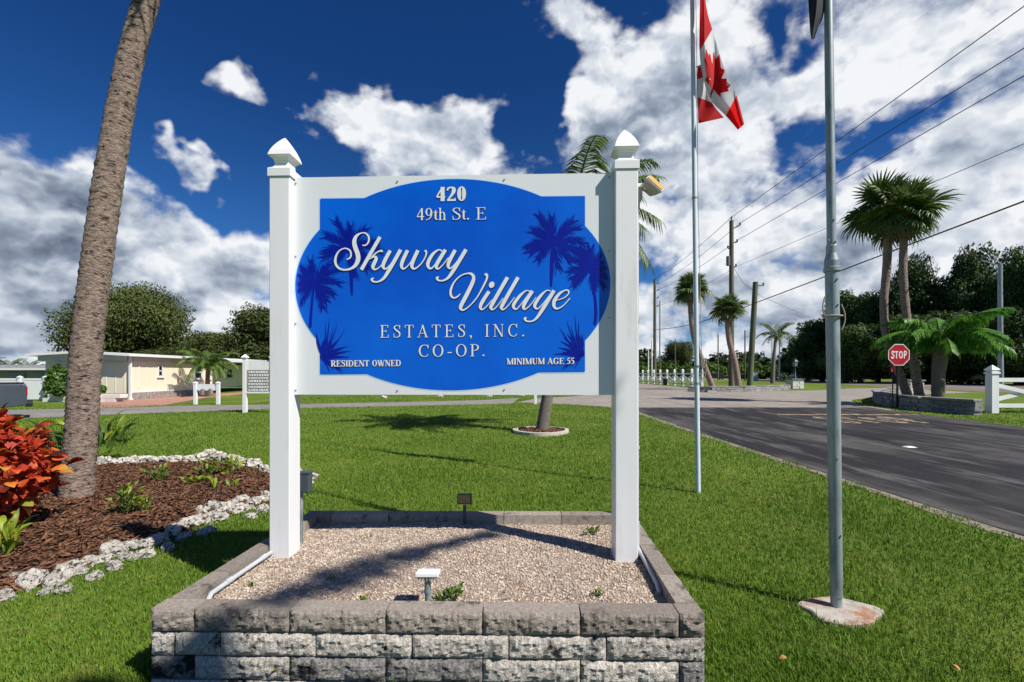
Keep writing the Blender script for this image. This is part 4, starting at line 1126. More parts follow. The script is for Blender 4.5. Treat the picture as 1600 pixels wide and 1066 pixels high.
def leaf_cloud(blobs, n, size, seed, m, name='crown', shell=.55, flat=.85):
    """crown of many leaf-sized faces through a set of ellipsoid clumps; (centre, radii)"""
    r = np.random.RandomState(seed); vol = np.array([(b[1][0]*b[1][1]*b[1][2])**.75 for b in blobs]); pr = vol/vol.sum()
    idx = r.choice(len(blobs), n, p=pr); C_ = np.array([b[0] for b in blobs])[idx]; S_ = np.array([b[1] for b in blobs])[idx]
    d = r.normal(size=(n, 3)); d /= np.linalg.norm(d, axis=1)[:, None]
    rad = np.where(r.uniform(size=n) < shell, r.uniform(.72, 1.0, n), r.uniform(0, 1, n)**.5)[:, None]
    rad *= 1+.13*np.sin(d[:, :1]*7+idx[:, None])*np.cos(d[:, 1:2]*6+2*idx[:, None])+.10*np.sin(d[:, 2:3]*13+idx[:, None])
    p = C_+d*S_*rad
    nrm = d*.8+r.normal(size=(n, 3))*.6+np.array([0, 0, .4]); nrm /= np.linalg.norm(nrm, axis=1)[:, None]
    a = np.cross(nrm, r.normal(size=(n, 3))); a /= np.linalg.norm(a, axis=1)[:, None]; b = np.cross(nrm, a)
    s = r.uniform(size[0], size[1], (n, 1))
    V = np.stack([p-a*s, p+b*s*.6, p+a*s, p-b*s*.6], 1).reshape(-1, 3)
    return npmesh(name, V, np.arange(4*n).reshape(n, 4), m)
def tree_blobs(seed, h, w, n, low=.25):
    rng = random.Random(seed); B = []
    for k in range(n):
        a = rng.uniform(0, 6.28); rr = rng.uniform(.1, .40)*w*(1 if k else 0); z = h*rng.uniform(low+.12, .86)
        shrink = 1-.55*max(0, (z/h-.55)/.45)
        rad = w*rng.uniform(.15, .24)
        B.append(((rr*math.cos(a)*shrink, rr*math.sin(a)*shrink, min(z, h-rad*.8)), (rad, rad, rad*rng.uniform(.65, .9))))
    B.append(((0, 0, h*.62), (w*.30, w*.30, h*.28)))
    return B
def limbs(mb, h, w, seed, r0):
    rng = random.Random(seed)
    mb.tube([(0, 0, -.2), (.1, 0, h*.12), (.0, .1, h*.3), (.15, 0, h*.5)], [r0*1.35, r0, r0*.8, r0*.45], 9)
    for k in range(6):
        a = k*1.05+rng.uniform(-.3, .3); l = w*rng.uniform(.22, .36)
        st = Vector((.02, .05, h*rng.uniform(.2, .36)))
        mb.tube([st, st+Vector((math.cos(a)*l*.45, math.sin(a)*l*.45, h*.14)), st+Vector((math.cos(a)*l, math.sin(a)*l, h*.34))], [r0*.5, r0*.34, r0*.1], 7)
def make_tree_kit(seed, h, w, n, nleaf, size, lm, low=.25, r0=.3):
    tb = MB(); limbs(tb, h, w, seed, r0)
    return tb.mesh('trunk', M['bark']), leaf_cloud(tree_blobs(seed, h, w, n, low), nleaf, size, seed, lm)
def tree(name, kit, loc, scale, rz, label, group=None, cat='tree'):
    t = empty(name, loc, label, cat, group); t.scale = scale; t.rotation_euler.z = rz
    part('trunk', kit[0], t); part('crown', kit[1], t)
    return t
def palm_trunk(path, radii, m, parent, rings=90, n=18, jit=.035, seed=1, taperfoot=0.):
    """trunk with leaf-scar rings along a Catmull path of (x, y, z)"""
    rng = random.Random(seed); pts = []; q = [np.array((*p, r_)) for p, r_ in zip(path, radii)]
    q = [2*q[0]-q[1]]+q+[2*q[-1]-q[-2]]; seg = len(q)-3
    out = []
    for i in range(rings+1):
        f = i/rings*seg; k = min(int(f), seg-1); t = f-k; a, b, c, d = q[k], q[k+1], q[k+2], q[k+3]
        out.append(.5*((2*b)+(c-a)*t+(2*a-5*b+4*c-d)*t*t+(-a+3*b-3*c+d)*t**3))
    mb = MB(); rg = []
    for i, o in enumerate(out):
        rr = o[3]*(1+(jit if i % 2 else -jit*.5))
        ring = []
        for k in range(n):
            g = 2*math.pi*k/n
            e = 1+jit*1.1*mnoise.noise(Vector((math.cos(g)*3, math.sin(g)*3, i*.9+seed)))+jit*.7*mnoise.noise(Vector((math.cos(g)*9, math.sin(g)*9, i*.5+seed)))
            ring.append((o[0]+rr*e*math.cos(g), o[1]+rr*e*math.sin(g), o[2]+jit*.18*mnoise.noise(Vector((g*2, i, seed)))))
        rg.append(ring)
    mb.loft(rg, smooth=True)
    return mb.build('trunk', m, parent), Vector(out[-1][:3])
FAN = [fanleaf(1.05, .72, 30, dr, 30+k, M['sabal']) for k, dr in enumerate((.25, .5, .8, 1.1))]
def sabal_crown(root, top, scale, seed, n=34):
    rng = random.Random(seed); loc = top-WL[root.name]
    for k in range(n):
        f = k/(n-1); el = R(80-122*f+rng.uniform(-14, 14)); az = k*2.3999+rng.uniform(-.2, .2)
        v = min(3, int(f*4)); s = scale*rng.uniform(.72, 1.15)
        q = Matrix.Rotation(az, 3, 'Z') @ Matrix.Rotation(-el, 3, 'Y') @ Matrix.Rotation(rng.uniform(-.8, .8), 3, 'X')
        o = part('frond', FAN[v], root, loc, (0, 0, 0), (s, s, s)); o.rotation_euler = q.to_euler()
DEADFAN = fanleaf(.85, .6, 22, 1.3, 39, M['deadfrond'])
def skirt(root, top, n, scale, seed):
    rng = random.Random(seed); loc = top-WL[root.name]
    for k in range(n):
        q = Matrix.Rotation(rng.uniform(0, 6.28), 3, 'Z') @ Matrix.Rotation(R(rng.uniform(55, 80)), 3, 'Y'); s_ = scale*rng.uniform(.7, 1.)
        o = part('dead_frond', DEADFAN, root, loc, (0, 0, 0), (s_, s_, s_)); o.rotation_euler = q.to_euler()
def boots(root, top, r_, h):
    mb = MB(); rng = random.Random(3)
    mb.tube([top-Vector((0, 0, h)), top-Vector((0, 0, h*.4)), top+Vector((0, 0, .05))], [r_*.8, r_*1.35, r_*1.0], 12)
    for k in range(46):
        a = k*2.4; z = -h+h*k/46; d = Vector((math.cos(a), math.sin(a), 0))
        p = top+Vector((0, 0, z))+d*r_*.9; mb.bar(p, p+d*r_*.8+Vector((0, 0, r_*1.0)), r_*.4, r_*.12)
    mb.build('leaf_bases', M['boots'], root)
def pinnate_crown(root, top, kits, n, scale, seed, el0=78, el1=-20, azs=None):
    rng = random.Random(seed); loc = top-WL[root.name]
    for k in range(n):
        f = k/max(1, n-1); el = R(el0+(el1-el0)*f+rng.uniform(-5, 5)); az = (azs[k] if azs else k*2.3999)+rng.uniform(-.15, .15)
        kit = kits[min(len(kits)-1, int(f*len(kits)))]; s = scale*rng.uniform(.9, 1.08)
        q = Matrix.Rotation(az, 3, 'Z') @ Matrix.Rotation(-el, 3, 'Y')
        o = part('frond', kit, root, loc, (0, 0, 0), (s, s, s)); o.rotation_euler = q.to_euler()
QUEEN = [pinnate(2.3, 1.0, .62, 84, .66, .032, .6, 51, M['queen']), pinnate(2.3, .75, .78, 84, .70, .032, .85, 52, M['queen']), pinnate(2.3, .45, .88, 80, .7, .032, 1.1, 53, M['queen'])]
COCO = [pinnate(2.3, 1.1, .6, 40, .6, .05, .5, 55, M['sabal']), pinnate(2.3, .6, .75, 40, .6, .05, .8, 56, M['sabal']), pinnate(2.2, .15, .7, 40, .6, .05, .8, 59, M['sabal'])]
XPALM = [pinnate(2.4, 1.0, .62, 60, .85, .055, .95, 57, M['xpalm']), pinnate(2.6, .62, .60, 64, .95, .055, 1.3, 58, M['xpalm']), pinnate(2.6, .40, .55, 64, .95, .055, 1.4, 60, M['xpalm'])]
SHADER = [pinnate(2.2, .22, .25, 70, .27, .05, .15, 61, M['queen'])]

# ================================================================== PALMS NEAR THE SIGN
# leaning palm in the mulch bed
b0 = P(120, 776); YP = b0.y
lp = empty('leaning_palm', b0, 'tall rough grey-brown palm trunk leaning out of the mulch bed beside the red shrub', 'palm')
path = [Vector((*b0.xy, -.1))]+[Q(u, v, YP) for u, v in ((122, 735), (128, 660), (134, 560), (150, 420), (173, 260), (200, 110), (229, 0), (262, -110), (310, -260), (370, -430))]
rad = [w/2/F*YP for w in (46, 42, 40, 39.5, 39, 37, 34, 32, 31, 30, 29)]
tr_, top = palm_trunk(path, rad, M['trunk'], lp, 230, 28, .045, 3)
FANB = FAN
sabal_crown(lp, top, 1.0, 71, 24)
# feather palm behind the sign, in its ring bed
qb = RING
qp = empty('feather_palm', qb, 'feather palm with ringed grey trunk growing behind the blue sign', 'palm')
path = [qb+Vector((0, 0, -.1)), Q(852, 640, qb.y), Q(858, 600, qb.y), Q(873, 480, qb.y), Q(893, 352, qb.y)]
_, top = palm_trunk(path, [.155, .14, .13, .12, .10], M['trunk2'], qp, 60, 16, .025, 5)
pinnate_crown(qp, top, QUEEN, 21, 1.0, 5, 6, -6)
mb = MB(); rg = []
rg2 = []
for k in range(44):
    g = 2*math.pi*k/44; e = 1+.03*math.sin(3*g)
    rg.append([(qb.x+rr*e*math.cos(g), qb.y+rr*e*math.sin(g), z) for rr, z in ((RINGR, -.03), (RINGR, .075), (RINGR-.075, .08), (RINGR-.085, -.03))])
mb.loft(rg+[rg[0]], caps=False); tag(mb.build('ring_edging', M['conc_edge']), 'low pale concrete ring edging the mulch round the feather palm', 'edging')
mb = MB(); mb.prism([(qb.x+.57*math.cos(2*math.pi*k/30), qb.y+.57*math.sin(2*math.pi*k/30)) for k in range(30)], -.02, .03)
o = mb.build('ring_mulch', M['mulch_bed']); o['kind'] = 'structure'
def ringpos(r, n):
    a, q = r.uniform(0, 6.28, n), .55*np.sqrt(r.uniform(0, 1, n)); return np.stack([qb.x+q*np.cos(a), qb.y+q*np.sin(a), .03+.06*(1-q/.55)+r.uniform(0, .02, n)], 1)
scatter_bits(1500, ringpos, (.014, .03), None, M['mulch'], 'mulch', seed=12, elong=2.2, flat=.4)
# palm just outside the frame whose frond shades the shell fill
ob = Vector((4.05, -1.50, 0))
op = empty('feather_palm', ob, 'unseen feather palm added beside the drive, its fronds set to shade the shell fill', 'palm')
_, top = palm_trunk([ob+Vector((0, 0, -.1)), ob+Vector((.05, 0, 2.5)), ob+Vector((.0, .05, 5)), ob+Vector((0, 0, 7.4))], [.16, .13, .11, .09], M['trunk2'], op, 50, 14, .02, 6)
pinnate_crown(op, top, SHADER, 5, .85, 8, 3, -3, azs=[.66, 3.85, 4.1, 4.35, 4.6])

# ================================================================== SHRUBS AND BED PLANTS
def leafmesh(L, W, m, curl=.15, name='leaf'):
    mb = MB(); n = 5; b = 0
    for k in range(n+1):
        s = k/n; w = W*math.sin(math.pi*min(1, s*.86+.14*s*s+.02))**.8*(1 if s < 1 else 0)
        z = curl*L*math.sin(s*2.6)
        mb.v += [(L*s, -w/2, z+W*.16*(w/W if W else 0)), (L*s, 0, z), (L*s, w/2, z+W*.16*(w/W if W else 0))]
    for k in range(n):
        q = 3*k; mb.f += [[q, q+3, q+4, q+1], [q+1, q+4, q+5, q+2]]; mb.m += [0, 0]; mb.sm += [True, True]
    return mb.mesh(name, m)
RL = [leafmesh(.115, .085, M['redleaf'], .10), leafmesh(.10, .08, M['redleaf'], -.12), leafmesh(.13, .09, M['redleaf'], .2)]
sb = P(-20, 838)
rs_ = empty('copper_leaf_shrub', sb, 'bushy shrub of glossy red and orange leaves in front of the leaning palm', 'shrub')
rng = random.Random(17)
mb = MB()
for k in range(16):
    a = rng.uniform(0, 6.28); p = Vector((.34*math.cos(a), .28*math.sin(a), rng.uniform(.5, 1.0)))
    mb.tube([sb+Vector((p.x*.15, p.y*.15, -.02)), sb+p*.55+Vector((0, 0, .05)), sb+p], [.014, .010, .004], 5)
mb.build('stems', M['darkred'], rs_)
def shrub_leaves(root, n, rx, ry, z0, z1, kits, seed, smin=.8, smax=1.15, cz=.5):
    rng = random.Random(seed)
    for k in range(n):
        while True:
            d = Vector((rng.gauss(0, 1), rng.gauss(0, 1), rng.gauss(0, 1))).normalized()
            if d.y < .55 or rng.random() < .4: break
        q = rng.uniform(.72, 1.03) if k % 4 else rng.uniform(.35, .75)
        h = (z1-z0)/2; lump = 1+.13*math.sin(d.x*6+seed)*math.cos(d.z*5)
        p = Vector((d.x*rx*q*lump, d.y*ry*q*lump, z0+h+d.z*h*q*lump))
        out = Vector((d.x, d.y, d.z*.6+rng.uniform(-.55, .25))).normalized()
        rot = out.to_track_quat('X', 'Z').to_matrix() @ Matrix.Rotation(rng.uniform(-.8, .8), 3, 'X')
        s = rng.uniform(smin, smax); o = part('leaf', rng.choice(kits), root, p, (0, 0, 0), (s, s, s)); o.rotation_euler = rot.to_euler()
shrub_leaves(rs_, 300, .46, .42, .06, 1.08, RL, 4)
inner = leaf_cloud([((0, .05, .55), (.41, .37, .47))], 3200, (.03, .06), 9, M['redleaf'], 'inner_leaves', .3)
o = part('inner_leaves', inner, rs_); o['kind'] = 'stuff'
LM = leafmesh(.13, .045, M['limeleaf'], .2); GM = leafmesh(.10, .05, M['greenleaf'], .15); LL = leafmesh(.34, .06, M['limeleaf'], .35); GL = leafmesh(.34, .055, M['greenleaf'], .3)
def tuft(name, u, v, label, kits, n, spread, h, seed, cat='plant', group=None, s=1., z=0.):
    p = P(u, v, z); t = empty(name, p, label, cat, group); rng = random.Random(seed)
    st = MB()
    for k in range(5):
        a = k*1.3; st.tube([p+Vector((0, 0, -.01)), p+Vector((spread*.35*math.cos(a), spread*.35*math.sin(a), h*.75))], [.005, .003], 4)
    st.build('stem', M['greenleaf'], t)
    for k in range(n):
        a = rng.uniform(0, 6.28); e = rng.uniform(.1, 1.2); q = rng.uniform(.1, .8)
        loc = Vector((math.cos(a)*spread*q*.6, math.sin(a)*spread*q*.6, h*rng.uniform(.08, .95)))
        m_ = Matrix.Rotation(a+rng.uniform(-.5, .5), 3, 'Z') @ Matrix.Rotation(-e, 3, 'Y') @ Matrix.Rotation(rng.uniform(-.6, .6), 3, 'X')
        sc_ = s*rng.uniform(.7, 1.15); o = part('leaf', rng.choice(kits), t, loc, (0, 0, 0), (sc_,)*3); o.rotation_euler = m_.to_euler()
    return t
tuft('small_bush', 196, 806, 'little dark green bush in the middle of the mulch bed', [GM, GM, LM], 90, .24, .30, 1, 'bush', s=.62)
tuft('bed_plant', 228, 800, 'sparse lime sprig beside the little dark green bush', [LM], 20, .2, .14, 2, s=.6)
tuft('bed_plant', 246, 752, 'low dull green plant in the mulch towards the lane side rocks', [GM, LM], 34, .3, .16, 3, s=.8)
tuft('bed_plant', 305, 757, 'flat yellow-green plant lying low on the mulch', [LM], 26, .3, .06, 4, s=.8)
tuft('bed_plant', 322, 746, 'leafy green plant standing before the lane side rocks', [LM, GM], 36, .3, .20, 5, s=.9)
tuft('bed_plant', 360, 742, 'bright yellow-green leafy plant next to the end of the lane side rocks', [LM], 40, .32, .18, 6, s=.9)
tuft('bed_plant', 335, 766, 'pale strap-leaved plant arching over the mulch', [LL], 7, .1, .06, 7, s=.55)
tuft('bed_plant', 366, 764, 'small golden seedling in the mulch', [LM], 9, .12, .05, 8, s=.7)
tuft('strap_plant', 8, 870, 'lime strap-leaved plant growing from the foot of the red shrub', [LL, LL, LM], 22, .18, .16, 9, s=.6)
tuft('philodendron', 158, 724, 'glossy lobed green plant showing behind the leaning palm trunk', [GL, GL, LL], 70, .8, .55, 10, s=.95)
tuft('philodendron', 95, 722, 'low green foliage plant between the red shrub and the palm trunk', [GL, LL], 24, .6, .45, 12, s=1.0)
for (u, v, k, hh) in ((520, 905, 0, .015), (392, 918, 1, .02), (692, 938, 2, .04), (710, 936, 3, .05), (575, 842, 4, .015), (925, 835, 5, .03), (640, 806, 8, .015), (935, 930, 11, .015), (566, 938, 13, .02)):
    tuft('weed', u, v, 'tiny green weed sprouting from the shell fill of the planter', [GM, LM], 7 if hh < .03 else 18, .035 if hh < .03 else .08, hh, 40+k, 'weed', 'weeds in the shell fill', s=.2 if hh < .03 else .38, z=.298)
for (u, v, k) in ((408, 1062, 1), (480, 1064, 2), (560, 1066, 3), (650, 1064, 4), (700, 1062, 5), (780, 1066, 6), (985, 1064, 7), (1080, 1060, 8), (440, 1066, 9), (610, 1066, 10), (860, 1068, 12)):
    tuft('weed', u, v, 'small leafy weed growing at the foot of the block wall', [GM, LM], 26, .12, .09, 70+k, 'weed', 'weeds along the planter foot', s=.45)
# fallen leaves
for (u, v, k) in ((1218, 1030, 0), (1500, 1048, 1), (165, 832, 2), (395, 706, 3), (1159, 716, 4)):
    p = P(u, v, .03); o = link('fallen_leaf', leafmesh(.035, .024, M['deadleaf'], .25), None, p); o.rotation_euler = (.2, -.1, k*1.9)
    if k == 2: o.location.z = .035
    tag(o, ('dry brown leaf lying on the grass' if k != 2 else 'pale dry leaf lying on the mulch'), 'leaf', 'dry leaves on the lawn' if k != 2 else None)

# ================================================================== LEFT: LANE, MOBILE HOME, NEIGHBOURS
# --- mobile home: end wall faces the sign, long wall faces the lawn
mh = empty('mobile_home', (-21.5, 28.5, 0), 'long low cream mobile home with white roof edge beyond the lane', 'house')
X0, X1, Y0, Y1 = -24.3, -19.9, 24.0, 42.0; WZ = 2.02
mb = MB(); mb.box(((X0+X1)/2, (Y0+30.6)/2, .36+(WZ-.36)/2), (X1-X0, 30.6-Y0, WZ-.36)); wl = mb.build('wall', M['siding'], mh)
mb = MB(); mb.box(((X0+X1-1.6)/2, (30.6+Y1)/2, .36+(WZ-.36)/2), (X1-X0-1.6, Y1-30.6, WZ-.36)); mb.build('porch_wall', M['siding'], mh)
for k in range(15):                                   # vertical siding ribs on the lawn side
    mb = MB(); mb.box((X1+.006, Y0+.25+k*.44, .36+(WZ-.36)/2), (.014, .05, WZ-.38)); mb.build('siding_rib', M['siding'], wl)
for k in range(9):
    mb = MB(); mb.box((X1-.28-k*.48, Y0-.006, .36+(WZ-.36)/2), (.05, .014, WZ-.38)); mb.build('siding_rib', M['siding'], wl)
mb = MB(); mb.box((X1+.02, (Y0+30.6)/2, .18), (.06, 30.6-Y0, .36)); mb.build('block_skirting', M['skirt'], mh)
mb = MB(); mb.box(((X0+X1)/2, Y0-.02, .18), (X1-X0, .06, .36)); mb.build('block_skirting', M['wallgrey'], mh)
mb = MB(); mb.box((X1+.03, (Y0+30.6)/2, .40), (.05, 30.6-Y0, .07)); mb.build('base_trim', M['white'], mh)
# shallow gable roof with overhangs
mb = MB(); xm = (X0+X1)/2; za, zb = 2.36, 2.52
rf = [(X0-.5, za-.10), (X0-.5, za+.02), (xm, zb+.02), (X1+.42, za+.02), (X1+.42, za-.10), (xm, zb-.10)]
ya, yb = Y0-.55, Y1
mb.add([(x, y, z) for y in (ya, yb) for x, z in rf], [(5, 4, 3, 2), (5, 2, 1, 0), (6, 7, 8, 11), (11, 8, 9, 10), (0, 1, 7, 6), (1, 2, 8, 7), (2, 3, 9, 8), (3, 4, 10, 9), (4, 5, 11, 10), (5, 0, 6, 11)])
ro = mb.build('roof', M['white'], mh)
mb = MB(); mb.add([(X0-.1, Y0-.30, WZ), (X1+.1, Y0-.30, WZ), (X1+.1, Y0-.30, za-.04), (xm, Y0-.30, zb-.08), (X0-.1, Y0-.30, za-.04)], [(0, 1, 2, 3, 4)]); mb.add([(X0-.1, Y0-.12, WZ), (X1+.1, Y0-.12, WZ), (X1+.1, Y0-.12, za-.04), (xm, Y0-.12, zb-.08), (X0-.1, Y0-.12, za-.04)], [(4, 3, 2, 1, 0)]); mb.build('gable_fascia', M['greyblue'], mh)
mb = MB(); mb.box((X1+.03, (Y0+30.6)/2+.1, (WZ+za-.1)/2), (.08, 30.6-Y0, za-.1-WZ)); mb.build('side_fascia', M['greyblue'], mh)
mb = MB(); mb.box((X1+.38, (31+Y1)/2, za-.14), (.06, Y1-31, .12)); mb.build('gutter', M['white'], mh)
mb = MB(); mb.box((X1+.10, Y0-.10, (za-.1)/2), (.11, .09, za-.1)); mb.box((X1+.16, Y0-.16, .05), (.14, .2, .08)); mb.build('downspout', M['white'], mh)
def window(parent, y, w, z0, z1, x, double=True):
    mb = MB(); xx = x+.02
    for (yy, zz, ww, hh) in ((y, z0, w+.12, .07), (y, z1, w+.12, .07), (y-w/2, (z0+z1)/2, .06, z1-z0), (y+w/2, (z0+z1)/2, .06, z1-z0), (y, (z0+z1)/2, w, .05)): mb.box((xx, yy, zz), (.05, ww, hh))
    f = mb.build('window', M['white'], parent)
    mb = MB(); mb.box((x+.012, y, (z0+z1)/2), (.012, w, z1-z0)); mb.build('pane', M['glass'], f)
    mb = MB(); mb.box((x+.045, y, z0-.06), (.09, w+.2, .05)); mb.build('sill', M['white'], f)
window(mh, 26.05, .30, 1.22, 1.82, X1); window(mh, 29.2, .62, 1.05, 1.85, X1); window(mh, 30.2, .34, 1.05, 1.85, X1)
window(mh, 35.0, .7, 1.0, 1.7, X1-1.6)
mb = MB(); mb.box((-22.2, Y0-.03, 1.42), (.8, .05, .7)); w_ = mb.build('window', M['white'], mh)
mb = MB(); mb.box((-22.2, Y0-.06, 1.42), (.68, .02, .58)); mb.build('pane', M['curtain'], w_)
mb = MB(); mb.add([(-22.7, Y0-.05, 1.85), (-21.7, Y0-.05, 1.85), (-21.7, Y0-.55, 1.5), (-22.7, Y0-.55, 1.5), (-22.7, Y0-.05, 1.82), (-21.7, Y0-.05, 1.82), (-21.7, Y0-.55, 1.47), (-22.7, Y0-.55, 1.47)], [(0, 1, 2, 3), (7, 6, 5, 4), (3, 2, 6, 7), (0, 3, 7, 4), (1, 0, 4, 5), (2, 1, 5, 6)]); mb.build('awning', M['white'], mh)
mb = MB(); mb.box((X1+.03, 24.55, 1.2), (.04, .03, 1.2)); mb.build('door_edge', M['white'], mh)
# paver drive and low planter box at the house
sheet('paver_driveway', [tuple(P(*q)[:2]) for q in ((118, 639.5), (250, 634.5), (322, 622), (372, 617))]+[(-19.6, 36), (-19.7, 23.4), (-22, 22.6)], .010, M['paver'])
hp = empty('house_planter', (-20.6, 22.4, 0), 'low white-washed block planter with green plants at the end wall of the mobile home', 'planter')
for r_ in range(2):
    for k in range(7):
        mb = MB(); x = -22.35+k*.5+(.25 if r_ else 0); mb.box((x, 22.4, .10+r_*.19), (.49, .45, .18)); mb.build('block', M['whitestone'], hp)
GC = leaf_cloud([((-.3, 0, .25), (.35, .3, .3)), ((.35, 0, .2), (.38, .3, .26))], 900, (.06, .12), 22, M['hedge'], 'foliage')
for x, s, lab in ((-21.35, 1.05, 'orange-tinged bushy plant in the low white planter at the house'), (-20.2, .85, 'yellow-green bushy plant beside the downspout in the low white planter')):
    t = empty('planter_bush', (x, 22.4, .36), lab, 'bush'); part('foliage', GC, t, (0, 0, 0), (0, 0, x), (s, s, s))
tall = leaf_cloud([((0, 0, .8), (.5, .5, .6)), ((.1, 0, 1.3), (.4, .4, .5)), ((-.3, 0, .35), (.4, .4, .35))], 1600, (.08, .15), 23, M['greenleaf'], 'foliage')
def bush(x, y, s, lab, m=tall, cat='bush', group=None):
    t = empty('bush', (x, y, 0), lab, cat, group)
    mbs = MB(); mbs.tube([(x, y, -.1), (x, y, .6*s)], .04*s, 6); mbs.build('stem', M['bark'], t)
    part('foliage', m, t, (0, 0, 0), (0, 0, x), (s, s, s)); return t
bush(-22.9, 23.2, 1.0, 'upright green bush at the corner of the mobile home beside the white fence')
bush(-18.3, 35.8, 1.05, 'green bush under the eave at the far end of the mobile home')
mb = MB(); a_ = P(372, 618)
# --- white privacy fence, neighbour house
pf = empty('privacy_fence', (-25.3, 23.6, 0), 'white vinyl privacy fence behind the grey pickup', 'fence')
for x in (-31.0, -29.0, -27.0, -25.2, -23.9):
    mb = MB(); mb.box((x, 23.6, .58), (.14, .14, 1.16)); q = mb.build('post', M['vinyl'], pf)
    mb = MB(); mb.loft([[(x+sx*a, 23.6+sy*a, z) for sx, sy in ((-1, -1), (1, -1), (1, 1), (-1, 1))] for a, z in ((.09, 1.16), (.09, 1.19), (.01, 1.26))]); mb.build('post_cap', M['vinyl'], q)
for x, x2 in zip((-31.0, -29.0, -27.0, -25.2), (-29.0, -27.0, -25.2, -23.9)):
    mb = MB(); mb.box(((x+x2)/2, 23.6, .55), (x2-x-.14, .04, 1.0)); q = mb.build('panel', M['vinyl'], pf)
    mb = MB(); mb.box(((x+x2)/2, 23.6, 1.08), (x2-x-.14, .06, .10)); mb.build('rail', M['vinyl'], pf)
nh = empty('neighbour_house', (-34, 34, 0), 'low grey house with a flat pale roof behind the white privacy fence', 'house')
mb = MB(); mb.box((-37.6, 36.5, 1.0), (13, 6, 2.0)); mb.build('wall', M['wallgrey'], nh)
mb = MB(); mb.box((-37.4, 36.3, 1.75), (13.8, 6.8, .18)); mb.box((-37.4, 36.3, 1.92), (13.6, 6.4, .16)); mb.build('roof', M['roofgrey'], nh)
mb = MB(); mb.box((-37.4, 32.84, 1.68), (13.9, .06, .14)); mb.build('fascia', M['white'], nh)
for x in (-41, -38.2, -36, -33.8):
    mb = MB(); mb.box((x, 33.46, 1.15), (1.3, .06, .55)); mb.build('window', M['curtain'], nh)
# --- pickup truck at the edge of the picture, seen from its side
tk = empty('pickup_truck', (-14.78, 14.15, 0), 'slate grey pickup truck parked on the lane, tail towards the sign', 'pickup truck')
S = .82
def tx(x, z): return (-14.78-x*S, z*S)          # x measured forwards from the tail
yN, yF = 14.15, 15.65
def slab(pts, y0, y1, name, m, parent=tk, bv=.03):
    mb = MB(); n = len(pts); q = [tx(*p) for p in pts]
    mb.add([(a, y0, b) for a, b in q]+[(a, y1, b) for a, b in q], [list(range(n)), [n+i for i in range(n)][::-1]]+[[(i+1) % n, i, n+i, n+(i+1) % n] for i in range(n)])
    o = mb.build(name, m, parent); bevel(o, bv, 3); return o
arch = [(1.22+.46*math.cos(g), .42+.46*math.sin(g)) for g in [math.pi*k/10 for k in range(10, -1, -1)]]
arch2 = [(4.75+.46*math.cos(g), .42+.46*math.sin(g)) for g in [math.pi*k/10 for k in range(10, -1, -1)]]
body = slab([(.02, .50), (.0, .9), (.03, 1.25), (.08, 1.30), (2.2, 1.30), (5.2, 1.28), (5.75, 1.1), (5.8, .5)]+[(p[0], max(p[1], .42)) for p in arch2[::-1]]+[(p[0], max(p[1], .42)) for p in arch[::-1]], yN, yF, 'body', M['truckpaint'])
slab([(.1, 1.31), (.1, 1.345), (2.1, 1.345), (2.1, 1.31)], yN+.02, yF-.02, 'bed_rail', M['blackpaint'], tk, .01)
slab([(2.2, 1.28), (2.35, 1.85), (3.9, 1.85), (4.5, 1.28)], yN+.08, yF-.08, 'cab', M['truckpaint'])
slab([(2.38, 1.36), (2.46, 1.76), (3.84, 1.76), (4.25, 1.36)], yN+.068, yN+.10, 'side_window', M['glass'], tk, .005)
slab([(-.14, .44), (-.14, .62), (.05, .62), (.05, .44)], yN+.04, yF-.04, 'rear_bumper', M['blackpaint'])
slab([(-.005, .90), (-.005, 1.20), (.045, 1.20), (.03, .90)], yN-.008, yN+.10, 'tail_lamp', M['redlamp'], tk, .01)
for xx in (1.22, 4.75):
    for yy in (yN+.02, yF-.26):
        c = Vector((tx(xx, .40)[0], yy, .40*S)); mb = MB()
        rr = [.29, .335, .34, .335, .29]; ys = [0, .015, .10, .205, .22]
        mb.loft([[c+Vector((rr[i]*math.cos(2*math.pi*k/24), ys[i], rr[i]*math.sin(2*math.pi*k/24))) for k in range(24)] for i in range(5)], smooth=True)
        w_ = mb.build('wheel', M['tyre'], tk)
        mb = MB(); mb.tube([c+Vector((0, -.012, 0)), c+Vector((0, .02, 0))], [.19, .20], 20)
        for k in range(6): mb.bar(c+Vector((0, -.02, 0)), c+Vector((.18*math.cos(k*1.047), -.016, .18*math.sin(k*1.047))), .02, .05)
        mb.build('rim', M['chrome'], w_)
tk.location = (-14.83, 14.1, 0); tk.rotation_euler.z = R(46)
# --- small white sign frame at the lane
sf_ = empty('small_sign_frame', P(323, 632), 'low white frame sign with a scalloped board standing on the grass before the mobile home', 'sign')
yv = P(323, 632).y
xa, xb = (305.5-800)/F*yv, (341-800)/F*yv
for x in (xa, xb):
    mb = MB(); mb.box((x, yv, .46), (.12, .12, .94)); q = mb.build('post', M['vinyl'], sf_)
    mb = MB(); mb.loft([[(x+sx*a, yv+sy*a, z) for sx, sy in ((-1, -1), (1, -1), (1, 1), (-1, 1))] for a, z in ((.075, .93), (.075, .97), (.01, 1.02))]); mb.build('post_cap', M['vinyl'], q)
mb = MB(); n = 20; top_ = [(xa+(xb-xa)*k/n, .90) for k in range(n+1)]; bot_ = [(xa+(xb-xa)*k/n, .66+.05*math.cos(k/n*6*math.pi)) for k in range(n+1)]
pl = top_+bot_[::-1]; m_ = len(pl)
mb.add([(x, yv-.03, z) for x, z in pl]+[(x, yv+.03, z) for x, z in pl], [list(range(m_))[::-1], [m_+i for i in range(m_)]]+[[i, (i+1) % m_, m_+(i+1) % m_, m_+i] for i in range(m_)])
